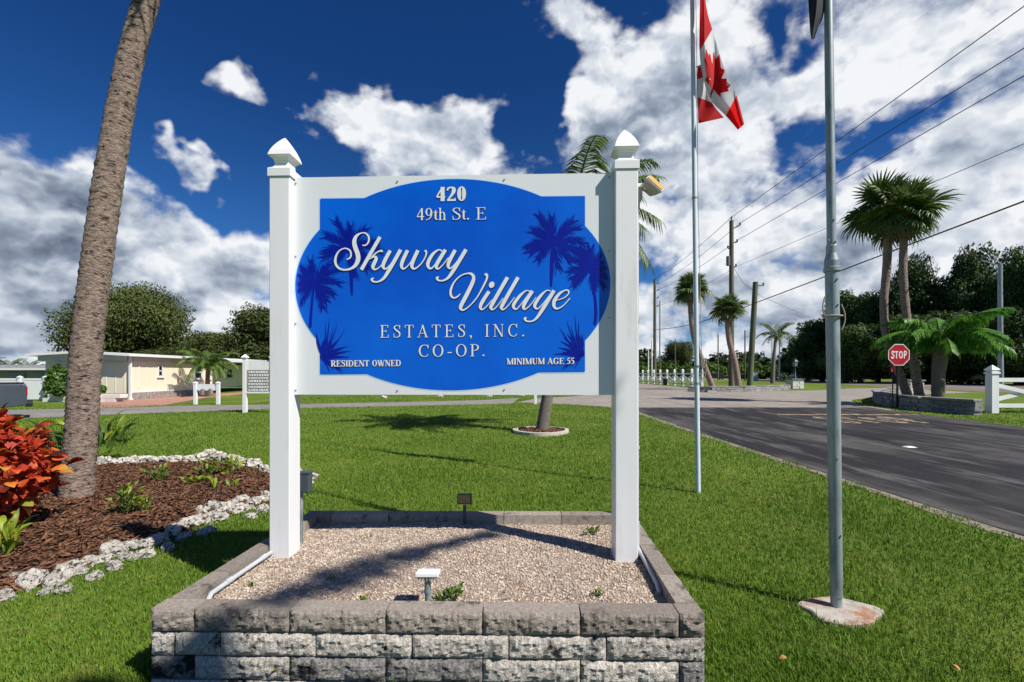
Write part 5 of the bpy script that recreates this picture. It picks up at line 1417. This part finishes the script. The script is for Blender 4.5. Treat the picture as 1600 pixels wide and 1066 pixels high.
mb.build('scalloped_board', M['vinyl'], sf_)
# --- notice board with a patterned grey face
nb0 = P(383, 645); ny_ = nb0.y
nb = empty('notice_board', (nb0.x+.5, ny_, 0), 'white post notice board with a grey patterned face between the lane and the sign', 'sign')
xa, xb = (383-800)/F*ny_, (426-800)/F*ny_
for x in (xa, xb):
    mb = MB(); mb.box((x, ny_, .96), (.12, .12, 1.94)); q = mb.build('post', M['vinyl'], nb)
    mb = MB(); mb.loft([[(x+sx*a, ny_+sy*a, z) for sx, sy in ((-1, -1), (1, -1), (1, 1), (-1, 1))] for a, z in ((.09, 1.93), (.09, 1.97), (.01, 2.06))]); mb.build('post_cap', M['vinyl'], q)
mb = MB(); mb.box(((xa+xb)/2, ny_, 1.68), (xb-xa-.15, .05, .34)); mb.build('header_board', M['vinyl'], nb)
mb = MB(); mb.box(((xa+xb)/2, ny_, 1.12), (xb-xa-.15, .05, .78)); fc = mb.build('face_panel', M['wallgrey'], nb)
mb = MB(); mb.box(((xa+xb)/2, ny_-.01, .71), (xb-xa-.15, .08, .05)); mb.build('bottom_rail', M['vinyl'], nb)
rng = random.Random(4)
for r_ in range(7):
    for k in range(8):
        x = xa+.14+(xb-xa-.26)*(k+(.5 if r_ % 2 else .2))/8; z = .80+.105*r_
        if x > xb-.1: continue
        mb = MB(); mb.box((x, ny_-.03, z), (.055+rng.uniform(-.01, .02), .012, .05+rng.uniform(-.01, .02)), Matrix.Rotation(rng.uniform(-.4, .4), 3, 'Y')); mb.build('tile', M['white'], nb)
# stub post and stones by the lane behind the sign
p = P(836.5, 632); mb = MB(); mb.box((p.x, p.y, .22), (.13, .13, .50)); o = bevel(mb.build('marker_post', M['vinyl']), .01); tag(o, 'short white marker post at the lane behind the feather palm', 'post')
for u, v in ((765, 620.5), (815, 619.5), (600, 622.5), (688, 621)):
    p = P(u, v); o = link('lane_stone', RK[int(u) % 7], None, (p.x, p.y, .06)); o.scale = (.17, .15, .13); tag(o, 'small pale stone on the grass verge beyond the lane', 'stone', 'stones on the far verge of the lane')
# --- trees behind the mobile home
OAK = [make_tree_kit(101, 9.8, 13.2, 40, 90000, (.085, .16), M['oak'], .12, .4), make_tree_kit(102, 8.0, 9.0, 26, 42000, (.085, .16), M['oak'], .15, .3)]
tree('oak_tree', OAK[0], Q(198, 583, 46)*Vector((1, 1, 0)), (.84, .9, 1.08), .4, 'broad round green oak rising behind the cream mobile home')
tree('oak_tree', OAK[1], Q(425, 583, 50)*Vector((1, 1, 0)), (1.15, 1.1, 1.06), 2., 'dense dark green tree partly hidden by the left sign post')
tree('oak_tree', OAK[1], Q(345, 583, 54)*Vector((1, 1, 0)), (.9, .9, .78), 1., 'lower brownish-green tree between the broad oak and the sign post')
tree('oak_tree', OAK[1], Q(255, 583, 43)*Vector((1, 1, 0)), (1.0, .8, .46), 3., 'low tan-green thicket just over the roof of the mobile home')
tree('oak_tree', OAK[1], Q(530, 583, 60)*Vector((1, 1, 0)), (1.1, 1.1, .85), 4., 'green tree hidden behind the big blue sign')
# feather palm over the porch
pb_ = Vector((-18.1, 27.4, 0))
hpalm = empty('feather_palm', pb_, 'small light green feather palm over the porch of the mobile home', 'palm')
_, top = palm_trunk([pb_+Vector((0, 0, -.1)), pb_+Vector((0, 0, 1)), pb_+Vector((.02, 0, 1.9))], [.17, .12, .10], M['trunk2'], hpalm, 20, 10, .03, 8)
pinnate_crown(hpalm, top, QUEEN, 20, .74, 9, 6, -4)
for (u, Yd, h, s_) in ((14, 62, 2.2, .75), (42, 62, 2.0, .7), (-25, 60, 2.2, .8)):
    b_ = Q(u, 583, Yd)*Vector((1, 1, 0)); t = empty('feather_palm', b_, 'dark feather palm showing above the neighbour house roof', 'palm', 'palms behind the neighbour house')
    _, top = palm_trunk([b_, b_+Vector((.1, 0, h*.5)), b_+Vector((0, 0, h))], [.2, .15, .13], M['trunk2'], t, 12, 8, .02, 4)
    pinnate_crown(t, top, COCO, 14, s_*1.15, int(u)+70, 8, -8)

# ================================================================== RIGHT: STOP SIGN, STONE PLANTER, FENCE
st0 = P(1402.5, 638); ys = st0.y
ss = empty('stop_sign', st0, 'red octagonal stop sign on a black post at the edge of the drive', 'stop sign')
mb = MB(); mb.bar(st0+Vector((0, .03, -.1)), st0+Vector((.04, .03, 2.6)), .06, .05); mb.build('post', M['blackpaint'], ss)
sc0 = Q(1404.5, 554.5, ys); 
def octa(r_): return [(r_/math.cos(math.pi/8)*math.cos(math.pi/8+k*math.pi/4), r_/math.cos(math.pi/8)*math.sin(math.pi/8+k*math.pi/4)) for k in range(8)]
def plate(r_, y0, y1, name, m, c=sc0):
    mb = MB(); q = octa(r_); mb.add([(c.x+x, y0, c.z+z) for x, z in q]+[(c.x+x, y1, c.z+z) for x, z in q], [list(range(8))[::-1][::-1], [8+i for i in range(8)][::-1]]+[[(i+1) % 8, i, 8+i, 8+(i+1) % 8] for i in range(8)]); return mb.build(name, m, ss)
plate(.425, ys-.004, ys, 'plate', M['signwhite']); plate(.395, ys-.008, ys-.0045, 'red_face', M['stopred'])
stx, w_ = text_strokes('STOP', T=.17, N=.17, track=.06, sans=True)
mb = MB(); k = 0
for vs, fs in stx:
    mb.add([(sc0.x-.31+.62*v[0]/w_, ys-.0095-k*1e-5-v[2]*2e-6, sc0.z-.145+.29*v[1]) for v in vs], fs); k += 1
for i in range(len(mb.f)):
    a, b_, c_ = (Vector(mb.v[mb.f[i][j]]) for j in range(3))
    if (b_-a).cross(c_-a).y > 0: mb.f[i] = mb.f[i][::-1]
mb.build('stop_lettering', M['signwhite'], ss)
mb = MB(); mb.box((sc0.x-.14, ys+.10, sc0.z-.5), (.30, .01, .36), Matrix.Rotation(.4, 3, 'Z')); tag(mb.build('small_red_sign', M['stopred']), 'small red sign plate low behind the stop sign', 'sign')
mb = MB(); mb.tube([(sc0.x-.14, ys+.13, -.1), (sc0.x-.14, ys+.13, sc0.z-.3)], .02, 8); tag(mb.build('sign_stake', M['blackpaint']), 'thin dark stake carrying the small red sign behind the stop sign', 'post')
# road word, worn
stx, w_ = text_strokes('STOP', T=.2, N=.2, track=.12, sans=True); mb = MB(); k = 0
for vs, fs in stx:
    mb.add([(9.3+2.6*v[0]/w_, 12.75+1.7*v[1], .016+k*1e-4+v[2]*1e-5) for v in vs], fs); k += 1
for i in range(len(mb.f)):
    a, b_, c_ = (Vector(mb.v[mb.f[i][j]]) for j in range(3))
    if (b_-a).cross(c_-a).z < 0: mb.f[i] = mb.f[i][::-1]
mb.build('road_marking', M['paintorange'])['kind'] = 'structure'
mb = MB(); p = P(1421, 699, .012); mb.loft([[(p.x+sx*a, p.y+sy*b_, z) for sx, sy in ((-1, -1), (1, -1), (1, 1), (-1, 1))] for a, b_, z in ((.09, .07, .010), (.09, .07, .016), (.05, .035, .032))]); tag(mb.build('road_reflector', M['reflector']), 'small pale reflector stud on the dark drive', 'reflector')

def stone_wall(name, pts, h, courses, label, m='stonewall', cap=True, L=.42, th=.30, cat='wall', seed=1):
    """courses of rough stones along a polyline, each stone an object"""
    rng = random.Random(seed); root = empty(name, pts[len(pts)//2], label, cat)
    pts = [Vector(p) for p in pts]; seg = []; tot = 0
    for a, b_ in zip(pts, pts[1:]): seg.append((tot, a, b_)); tot += (b_-a).length
    def at(d):
        for t0, a, b_ in reversed(seg):
            if d >= t0-1e-6: return a+(b_-a).normalized()*(d-t0), (b_-a).normalized()
        return pts[0], (pts[1]-pts[0]).normalized()
    hc = h/courses
    SM = []
    for k in range(4):
        mb = MB(); e = .06
        mb.loft([[(sx*.5*a, sy*.5*b_, z) for sx, sy in ((-1, -1), (1, -1), (1, 1), (-1, 1))] for a, b_, z in ((.93, .90+.02*k, .0), (1.0-.01*k, 1., .22), (.99, 1.-.02*k, .8), (.93, .93, .97))]); SM.append(mb.mesh('stone', M[m]))
    for c in range(courses):
        d = rng.uniform(-.3, 0)*L
        while d < tot-.05:
            l = L*rng.uniform(.7, 1.35); l = min(l, tot-d+.02); mid = max(0, min(tot, d+l/2)); p, t = at(mid)
            o = part('stone', SM[rng.randrange(4)], root, p-WL[root.name]+Vector((0, 0, c*hc-.02)), (0, 0, math.atan2(t.y, t.x)), (l*.985, th*rng.uniform(.92, 1.06), hc*.99)); d += l
    if cap:
        d = 0
        while d < tot:
            l = min(.62, tot-d); p, t = at(d+l/2); mb = None
            o = part('capstone', SM[0], root, p-WL[root.name]+Vector((0, 0, courses*hc-.015)), (0, 0, math.atan2(t.y, t.x)), (l*.99, th*1.12, .09)); d += l
    return root
stone_wall('stone_planter_wall', [P(1420, 616.5), P(1385, 620), P(1369, 625.5), P(1374, 631), P(1395, 636), P(1440, 642), P(1529, 649.5)], .46, 3, 'curved grey stacked stone wall round the palms beside the stop sign', seed=2)
stone_wall('low_stone_wall', [P(1077, 612.5), P(1110, 613), P(1160, 612.5), P(1232, 609.5)], .36, 2, 'long low grey stone wall under the leaning palms across the street', seed=3, L=.6)
def pillar(name, p, w, h, label, m):
    r = empty(name, p, label, 'pillar'); rng = random.Random(int(p.x*10)); n = 4
    for c in range(n):
        for k in range(2):
            f = .62 if (c+k) % 2 == 0 else .38; x = p.x-w/2+(0 if k == 0 else w*(1-f))+w*f/2
            mb = MB(); mb.box((x, p.y+rng.uniform(-.02, .02), h*(c+.5)/n), (w*f-.015, w, h/n-.015)); bevel(mb.build('stone', m, r), .02, 1)
    mb = MB(); mb.box((p.x, p.y, h+.045), (w*1.14, w*1.14, .09)); bevel(mb.build('cap', M['stonewall'], r), .02, 1)
    return r
lp_ = P(1242, 607.5); pillar('stone_pillar', lp_, 1.0, .80, 'white stone pillar with black lamp at the end of the long low wall', M['whitestone'])
rp_ = P(1424, 615); pillar('stone_pillar', rp_, .95, .85, 'white stone pillar behind the stop sign at the palms', M['whitestone'])
lm = empty('lamp_post', (lp_.x, lp_.y, .89), 'small black lantern post standing on the white stone pillar', 'lamp')
z = .885
mb = MB(); mb.tube([(lp_.x, lp_.y, z), (lp_.x, lp_.y, z+.08), (lp_.x, lp_.y, z+.1), (lp_.x, lp_.y, 1.95)], [.16, .14, .085, .075], 10); mb.build('pole', M['blackpaint'], lm)
mb = MB(); mb.loft([[(lp_.x+a*math.cos(g), lp_.y+a*math.sin(g), zz) for g in [math.pi/3*k for k in range(6)]] for a, zz in ((.12, 1.95), (.22, 2.05), (.24, 2.40))]); mb.build('lantern_glass', M['curtain'], lm)
mb = MB(); mb.loft([[(lp_.x+a*math.cos(g), lp_.y+a*math.sin(g), zz) for g in [math.pi/3*k for k in range(6)]] for a, zz in ((.30, 2.40), (.20, 2.56), (.05, 2.68), (.02, 2.86))]); mb.build('lantern_roof', M['blackpaint'], lm)
# crossbuck rail fences
def rail_fence(name, a, step, n, label, h=1.22, pw=.17, group=None, z0=0., capm=True):
    r = empty(name, a, label, 'fence', group); a = Vector(a); st = Vector(step)
    for k in range(n):
        p = a+st*k; mb = MB(); mb.box((p.x, p.y, h/2+.04), (pw, pw, h+.1)); q = mb.build('post', M['vinyl'], r)
        mb = MB(); mb.loft([[(p.x+sx*c_, p.y+sy*c_, h+zz) for sx, sy in ((-1, -1), (1, -1), (1, 1), (-1, 1))] for c_, zz in ((pw*.62, .09), (pw*.62, .15), (pw*.45, .17), (pw*.62, .24), (.01, .40))]); mb.build('post_cap', M['vinyl'], q)
    u_ = st.normalized()
    for k in range(n-1):
        p, q = a+st*k+u_*pw/2, a+st*(k+1)-u_*pw/2
        for z_ in (h-.12, .26):
            mb = MB(); mb.bar(p+Vector((0, 0, z_)), q+Vector((0, 0, z_)), .05, .14); mb.build('rail', M['vinyl'], r)
        nrm = Vector((-u_.y, u_.x, 0))
        for s_, (za_, zb_) in ((-1, (h-.30, .46)), (1, (.46, h-.30))):
            mb = MB(); mb.bar(p+nrm*.027*s_+Vector((0, 0, za_)), q+nrm*.027*s_+Vector((0, 0, zb_)), .04, .14); mb.build('cross_rail', M['vinyl'], r)
    return r
rail_fence('rail_fence', P(1550, 645.5), (2.45, .05, 0), 3, 'white crossbuck rail fence at the right end of the stone planter wall', h=1.28, pw=.24)
rail_fence('rail_fence', (18.35, 44.5, 0), (-.02, 2.45, 0), 13, 'white crossbuck rail fence receding along the far side street', h=1.45, pw=.2)
# bin in front of the far fence
p = P(1039.5, 602.5); mb = MB(); mb.loft([[(p.x+a*math.cos(2*math.pi*k/14), p.y+a*math.sin(2*math.pi*k/14), zz) for k in range(14)] for a, zz in ((.21, 0), (.27, .66), (.29, .70), (.29, .76), (.22, .78))]); tag(mb.build('rubbish_bin', M['blackpaint']), 'black rubbish bin in front of the far white rail fence', 'bin')

# ================================================================== PALMS ON THE RIGHT
def sabal(name, pts, Yd, radii, cs, label, seed, n=34, boot=None, group=None):
    b_ = Q(*pts[0], Yd); b_.z = 0
    r = empty(name, b_, label, 'palm', group)
    path = [Vector((b_.x, b_.y, -.1))]+[Q(u, v, Yd) for u, v in pts[1:]]
    _, top = palm_trunk(path, radii, M['trunk'], r, 40, 14, .03, seed)
    if boot: boots(r, top+Vector((0, 0, .05)), boot[0], boot[1])
    sabal_crown(r, top+Vector((0, 0, .12)), cs, seed, n)
    skirt(r, top, 5, cs*.8, seed)
sabal('cabbage_palm', [(1424, 626), (1408, 590), (1387, 535), (1381, 480), (1386, 410), (1388, 334)], 20.6, [.20, .17, .155, .155, .165, .15], 1.0, 'tall cabbage palm with a smooth bent trunk behind the stop sign', 81, 30)
sabal('cabbage_palm', [(1440, 626), (1428, 570), (1417, 500), (1411, 420), (1414, 344)], 20.0, [.19, .17, .155, .15, .14], 1.0, 'tall cabbage palm with brown leaf bases behind the stop sign', 82, 30, (.24, .9))
sabal('cabbage_palm', [(1116, 604), (1100, 570), (1085, 530), (1079, 485), (1079, 455)], 37.5, [.24, .22, .21, .20, .19], 1.02, 'cabbage palm with strongly leaning trunk behind the long low stone wall', 83, 34, (.32, 1.0))
sabal('cabbage_palm', [(1155, 604), (1149, 570), (1140, 535), (1137, 505), (1138, 486)], 37.0, [.26, .22, .21, .21, .20], .90, 'shorter cabbage palm beside the tall utility pole at the long low wall', 84, 30, (.32, .8))
xb_ = Q(1466, 626, 19.2); xb_.z = 0
xp = empty('feather_palm', xb_, 'stout palm with bright green drooping fronds beside the stop sign', 'palm')
_, top = palm_trunk([xb_+Vector((0, 0, -.1)), Q(1466, 590, 19.2), Q(1469, 560, 19.2), Q(1470, 530, 19.2)], [.24, .22, .25, .16], M['trunk2'], xp, 26, 14, .04, 9)
pinnate_crown(xp, top, XPALM, 24, .90, 12, 6, -4)
cb = Q(1207, 583, 62); cb.z = 0
cp_ = empty('coconut_palm', cb, 'slender feather palm standing before the far hedge by white masts', 'palm')
_, top = palm_trunk([cb+Vector((0, 0, -.1)), Q(1209, 560, 62), Q(1213, 522, 62)], [.3, .22, .18], M['trunk2'], cp_, 20, 8, .02, 4)
pinnate_crown(cp_, top, COCO, 17, 1.12, 31, 8, -8)

# ================================================================== UTILITY POLES AND WIRES
PX, TP, NP = 19.05, 40.0, 61.5
def upole(name, b_, t, r0, r1, label, m='pole', arms=(), group=None):
    r = empty(name, (b_.x, b_.y, 0), label, 'utility pole', group); mb = MB(); mb.tube([b_-Vector((0, 0, .2)), t], [r0, r1], 12); mb.build('pole', M[m], r)
    for z_, l, dx in arms:
        p = Vector((b_.x+(t.x-b_.x)*z_/max(t.z, .1), b_.y, z_)); mb = MB(); mb.bar(p, p+Vector((l, 0, dx)), .09, .10); q = mb.build('bracket', M['insul'], r)
        mb = MB(); e = p+Vector((l, 0, dx)); mb.tube([e, e+Vector((0, 0, .22))], [.06, .09], 8); mb.build('insulator', M['insul'], r)
    return r
ztop = CAMH+(HV-345)/F*TP
up = upole('utility_pole', Vector((PX, TP, 0)), Vector((PX, TP, ztop)), .24, .17, 'tall wooden utility pole carrying wires behind the leaning palms', arms=((ztop-.75, .75, .35), (ztop-1.95, .5, .1), (ztop-4.0, .4, 0), (ztop-2.4, -.3, 0)))
mb = MB(); mb.tube([(PX-.28, TP, ztop-3.9), (PX-.28, TP, ztop-3.1)], .17, 12); mb.build('pole_can', M['insul'], up)
mb = MB(); mb.tube([(PX, TP, ztop), (PX, TP, ztop+.35)], [.05, .08], 8); mb.build('top_insulator', M['insul'], up)
upole('utility_pole', Vector((PX, NP, 0)), Vector((PX, NP, 13.9)), .24, .17, 'wooden utility pole with stacked insulators farther along the side street', arms=((13.3, .45, 0), (12.4, .45, 0), (11.4, .45, 0), (10.3, .45, 0)))
upole('utility_pole', Q(1171, 600, TP)*Vector((1, 1, 0)), Q(1180.5, 441, TP), .25, .21, 'leaning bare greenish wooden pole without wires', 'greenpole', arms=((9.0, .7, 0),))
for u, vt, Yd, lab, m_ in ((1031, 470, 95, 'thin far pole just beside the farther utility pole', 'pole'), (1055, 530, 100, 'short thin dark pole before the far wood', 'pole'), (1122, 522, 88, 'thin far pole left of the shorter cabbage palm trunk', 'pole'), (1164, 516, 82, 'thin far pole between the cabbage palm and the leaning bare pole', 'pole'),
                        (1206.5, 528, 78, 'white mast beside the slender feather palm', 'vinyl'), (1218, 528, 80, 'second white mast beside the slender feather palm', 'vinyl'), (1018.5, 531, 85, 'short pale pole at the far fence', 'vinyl'), (1013, 545, 92, 'thin pale stake at the far fence', 'vinyl')):
    b_ = Q(u, HV, Yd); b_.z = 0
    upole('far_pole', b_, Q(u, vt, Yd), .13, .10, lab, m_)
b_ = Q(1255.5, HV, 85); b_.z = 0
fpz = CAMH+(HV-537)/F*85
upole('far_pole', b_, Vector((b_.x, b_.y, fpz)), .14, .11, 'far utility pole with one cross arm before the dark trees', 'pole', arms=((fpz-.2, 1.5, .3), (fpz-.5, -1.5, -.2)))
b_ = Q(1563.5, HV, 46); b_.z = 0
upole('street_light_pole', b_, Q(1562.5, 412, 46), .24, .18, 'grey concrete street light pole among the dark trees', 'galv', arms=((CAMH+(HV-415)/F*46, -1.9, .5),))
WIRES = [((PX, ztop+.3), 15.05, 13.9, .022, 'top wire from the tall utility pole'), ((PX+.75, ztop-.2), 13.95, 13.3, .020, 'second wire from the tall utility pole'), ((PX+.5, ztop-1.7), 12.75, 12.4, .020, 'third wire from the tall utility pole'),
         ((PX+.4, ztop-4.), 10.1, 10.3, .014, 'thin fourth wire from the tall utility pole'), ((PX+.15, 6.75), 7.85, 7.2, .034, 'thick low black cable strung past the palms to the tall utility pole')]
for (x, z1_), zn, zf, r_, lab in WIRES:
    pts = []
    for k in range(25):                             # near pole out of the frame, at y = -4
        y = TP-44*k/24; t = k/24; zz = z1_+(zn-z1_)*(TP-y)/(TP-17.15)
        pts.append((x, y, zz))
    back = [(x+(PX-x)*.3*k/8, TP+(NP-TP)*k/8, z1_+(zf-z1_)*k/8-.35*math.sin(math.pi*k/8)) for k in range(8, 0, -1)]
    mb = MB(); mb.tube(back+pts, r_, 5); o = mb.build('overhead_wire', M['wire']); tag(o, lab, 'wire')
mb = MB(); mb.tube([(PX+.2, TP, ztop-4.1), (PX+3, TP+4, ztop-4.6), (PX+8, TP+10, ztop-4.9), (PX+22, TP+26, ztop-4.6)], .016, 5); tag(mb.build('overhead_wire', M['wire']), 'thin service wire running from the tall utility pole towards the dark trees', 'wire')
p0 = Vector((-.6, 0, 0))

# ================================================================== DARK TREES, FAR WOOD, HEDGE, CARS
DK = [make_tree_kit(201, 13, 11, 24, 26000, (.13, .25), M['dark'], .05, .35), make_tree_kit(202, 12, 12, 26, 28000, (.13, .25), M['dark'], .02, .4), make_tree_kit(203, 14, 9.5, 20, 24000, (.13, .25), M['dark'], .10, .35)]
TR = [(1285, 492, 78, 1.0), (1262, 520, 84, .8), (1322, 452, 74, 1.05), (1372, 446, 70, .9), (1428, 396, 66, .9), (1472, 432, 64, .9), (1516, 372, 62, .74), (1556, 432, 60, .8), (1600, 382, 56, .85), (1650, 384, 54, 1.1), (1345, 505, 64, .9), (1400, 490, 60, 1.0), (1500, 480, 58, 1.0), (1590, 480, 52, .9), (1700, 390, 50, 1.1), (1450, 520, 68, 1.2), (1545, 500, 70, 1.3)]
rng = random.Random(77)
for i, (u, vt, Yd, ws) in enumerate(TR):
    k = i % 3; h = (13, 12, 14)[k]; p = Q(u, HV, Yd); p.z = 0; sz = (CAMH+(HV-vt)/F*Yd)/h*1.02
    tree('broadleaf_tree', DK[k], p, (ws*.86, ws*.86, sz), rng.uniform(0, 6.28), 'dark broadleaf tree in the dense stand beyond the main road', 'dark trees beyond the main road')
def wood(name, u0, u1, Yd, vfun, n, size, seed, m, lab, zlow=0., depth=8):
    r = np.random.RandomState(seed); rngl = random.Random(seed); B = []
    k = 0; u = u0
    while u < u1:
        h = CAMH+(HV-vfun(u))/F*Yd; h *= rngl.uniform(.8, 1.05); w = h*rngl.uniform(.45, .75); p = Q(u, HV, Yd+rngl.uniform(0, depth))
        B.append(((p.x, p.y, zlow+h*.52), (w*.6, w*.6, h*.5))); B.append(((p.x+rngl.uniform(-w, w)*.5, p.y, zlow+h*.3), (w*.6, w*.5, h*.32))); u += w*.55/Yd*F
    me = leaf_cloud(B, n, size, seed, m, name); o = link(name, me); tag(o, lab, 'wood', kind='stuff')
wood('far_wood', 560, 1330, 150, lambda u: 548+8*math.sin(u*.031)+6*math.sin(u*.011+1), 26000, (.5, .95), 5, M['wood_far'], 'dark far wood along the horizon beyond the side street', depth=16)
wood('far_wood', -900, 110, 120, lambda u: 566+5*math.sin(u*.04), 14000, (.4, .8), 6, M['wood_far'], 'far wood behind the neighbour house', depth=12)
wood('far_wood', 1240, 2300, 105, lambda u: 535+8*math.sin(u*.02), 30000, (.5, .95), 8, M['dark'], 'dark far wood closing the view behind the stand of trees', depth=10)
wood('hedge', 985, 1300, 112, lambda u: 566+4*math.sin(u*.09), 20000, (.22, .42), 7, M['hedge'], 'bright green overgrown hedge before the far wood', depth=4)
tree('broadleaf_tree', OAK[1], Q(1062, 583, 118)*Vector((1, 1, 0)), (1.0, 1.0, 1.2), 1.0, 'feathery grey-green tree rising from the far wood behind the rail fence')
# low shrubs at the far masts
SH = leaf_cloud([((0, 0, .5), (1.4, .6, .7)), ((1.2, 0, .4), (1.2, .6, .6))], 900, (.15, .28), 24, M['dark'], 'foliage')
for u, Yd, lab in ((1222, 92, 'low dark shrub at the foot of the far masts'), (1272, 96, 'low dark shrub beside the far parked car')): bush(Q(u, HV, Yd).x, Yd, 1.3, lab, SH)
def car(name, u, v, Yd, m, lab, L=4.4, H=1.45):
    p = Q(u, HV, Yd); p.z = 0; r = empty(name, p, lab, 'car')
    prof = [(-.5, .22), (-.5, .52), (-.30, .60), (-.18, .95), (.20, 1.0), (.38, .62), (.5, .55), (.5, .22)]
    mb = MB(); n = len(prof); mb.add([(p.x+a*L, p.y-.85, b_*H) for a, b_ in prof]+[(p.x+a*L, p.y+.85, b_*H) for a, b_ in prof], [list(range(n))[::-1], [n+i for i in range(n)]]+[[i, (i+1) % n, n+(i+1) % n, n+i] for i in range(n)])
    bevel(mb.build('body', m, r), .06, 2)
    wp = [(-.27, .62), (-.16, .90), (.18, .94), (.32, .62)]; mb = MB(); mb.add([(p.x+a*L, p.y-.865, b_*H) for a, b_ in wp]+[(p.x+a*L, p.y-.84, b_*H) for a, b_ in wp], [(3, 2, 1, 0), (4, 5, 6, 7), (0, 1, 5, 4), (1, 2, 6, 5), (2, 3, 7, 6), (3, 0, 4, 7)]); mb.build('side_window', M['glass'], r)
    for a in (-.3, .3):
        for yy in (-.88, .68): mb = MB(); mb.tube([(p.x+a*L, p.y+yy, .32), (p.x+a*L, p.y+yy+.2, .32)], .32, 16); mb.build('wheel', M['tyre'], r)
car('parked_car', 1117, 579, 101, M['blackpaint'], 'dark car parked before the far hedge near the cabbage palms')
car('parked_car', 1246, 579, 100, M['carblue'], 'blue car parked before the far hedge behind the lamp post')
p = P(1178.5, 587.6); p = Q(1178.5, HV, 84); p.z = 0; mb = MB(); mb.box((p.x, p.y, .75), (1.1, .7, 1.5)); mb.box((p.x, p.y, 1.53), (1.2, .8, .06)); mb.box((p.x, p.y-.36, .75), (.9, .03, 1.2)); tag(bevel(mb.build('utility_cabinet', M['vinyl']), .03, 1), 'white utility cabinet standing beyond the leaning bare pole', 'cabinet')
p = Q(1526, HV, 60); p.z = 0; tl = empty('white_trailer', p, 'white box trailer among the dark trees behind the rail fence', 'trailer')
mb = MB(); mb.box((p.x, p.y, 1.05), (2.6, 1.8, 1.1)); bevel(mb.build('box', M['white'], tl), .06)
for dx in (-.6, .6): mb = MB(); mb.tube([(p.x+dx, p.y-.92, .34), (p.x+dx, p.y-.7, .34)], .34, 14); mb.build('wheel', M['tyre'], tl)
mb = MB(); mb.box((p.x, p.y, .46), (2.3, 1.5, .1)); mb.build('chassis', M['blackpaint'], tl)
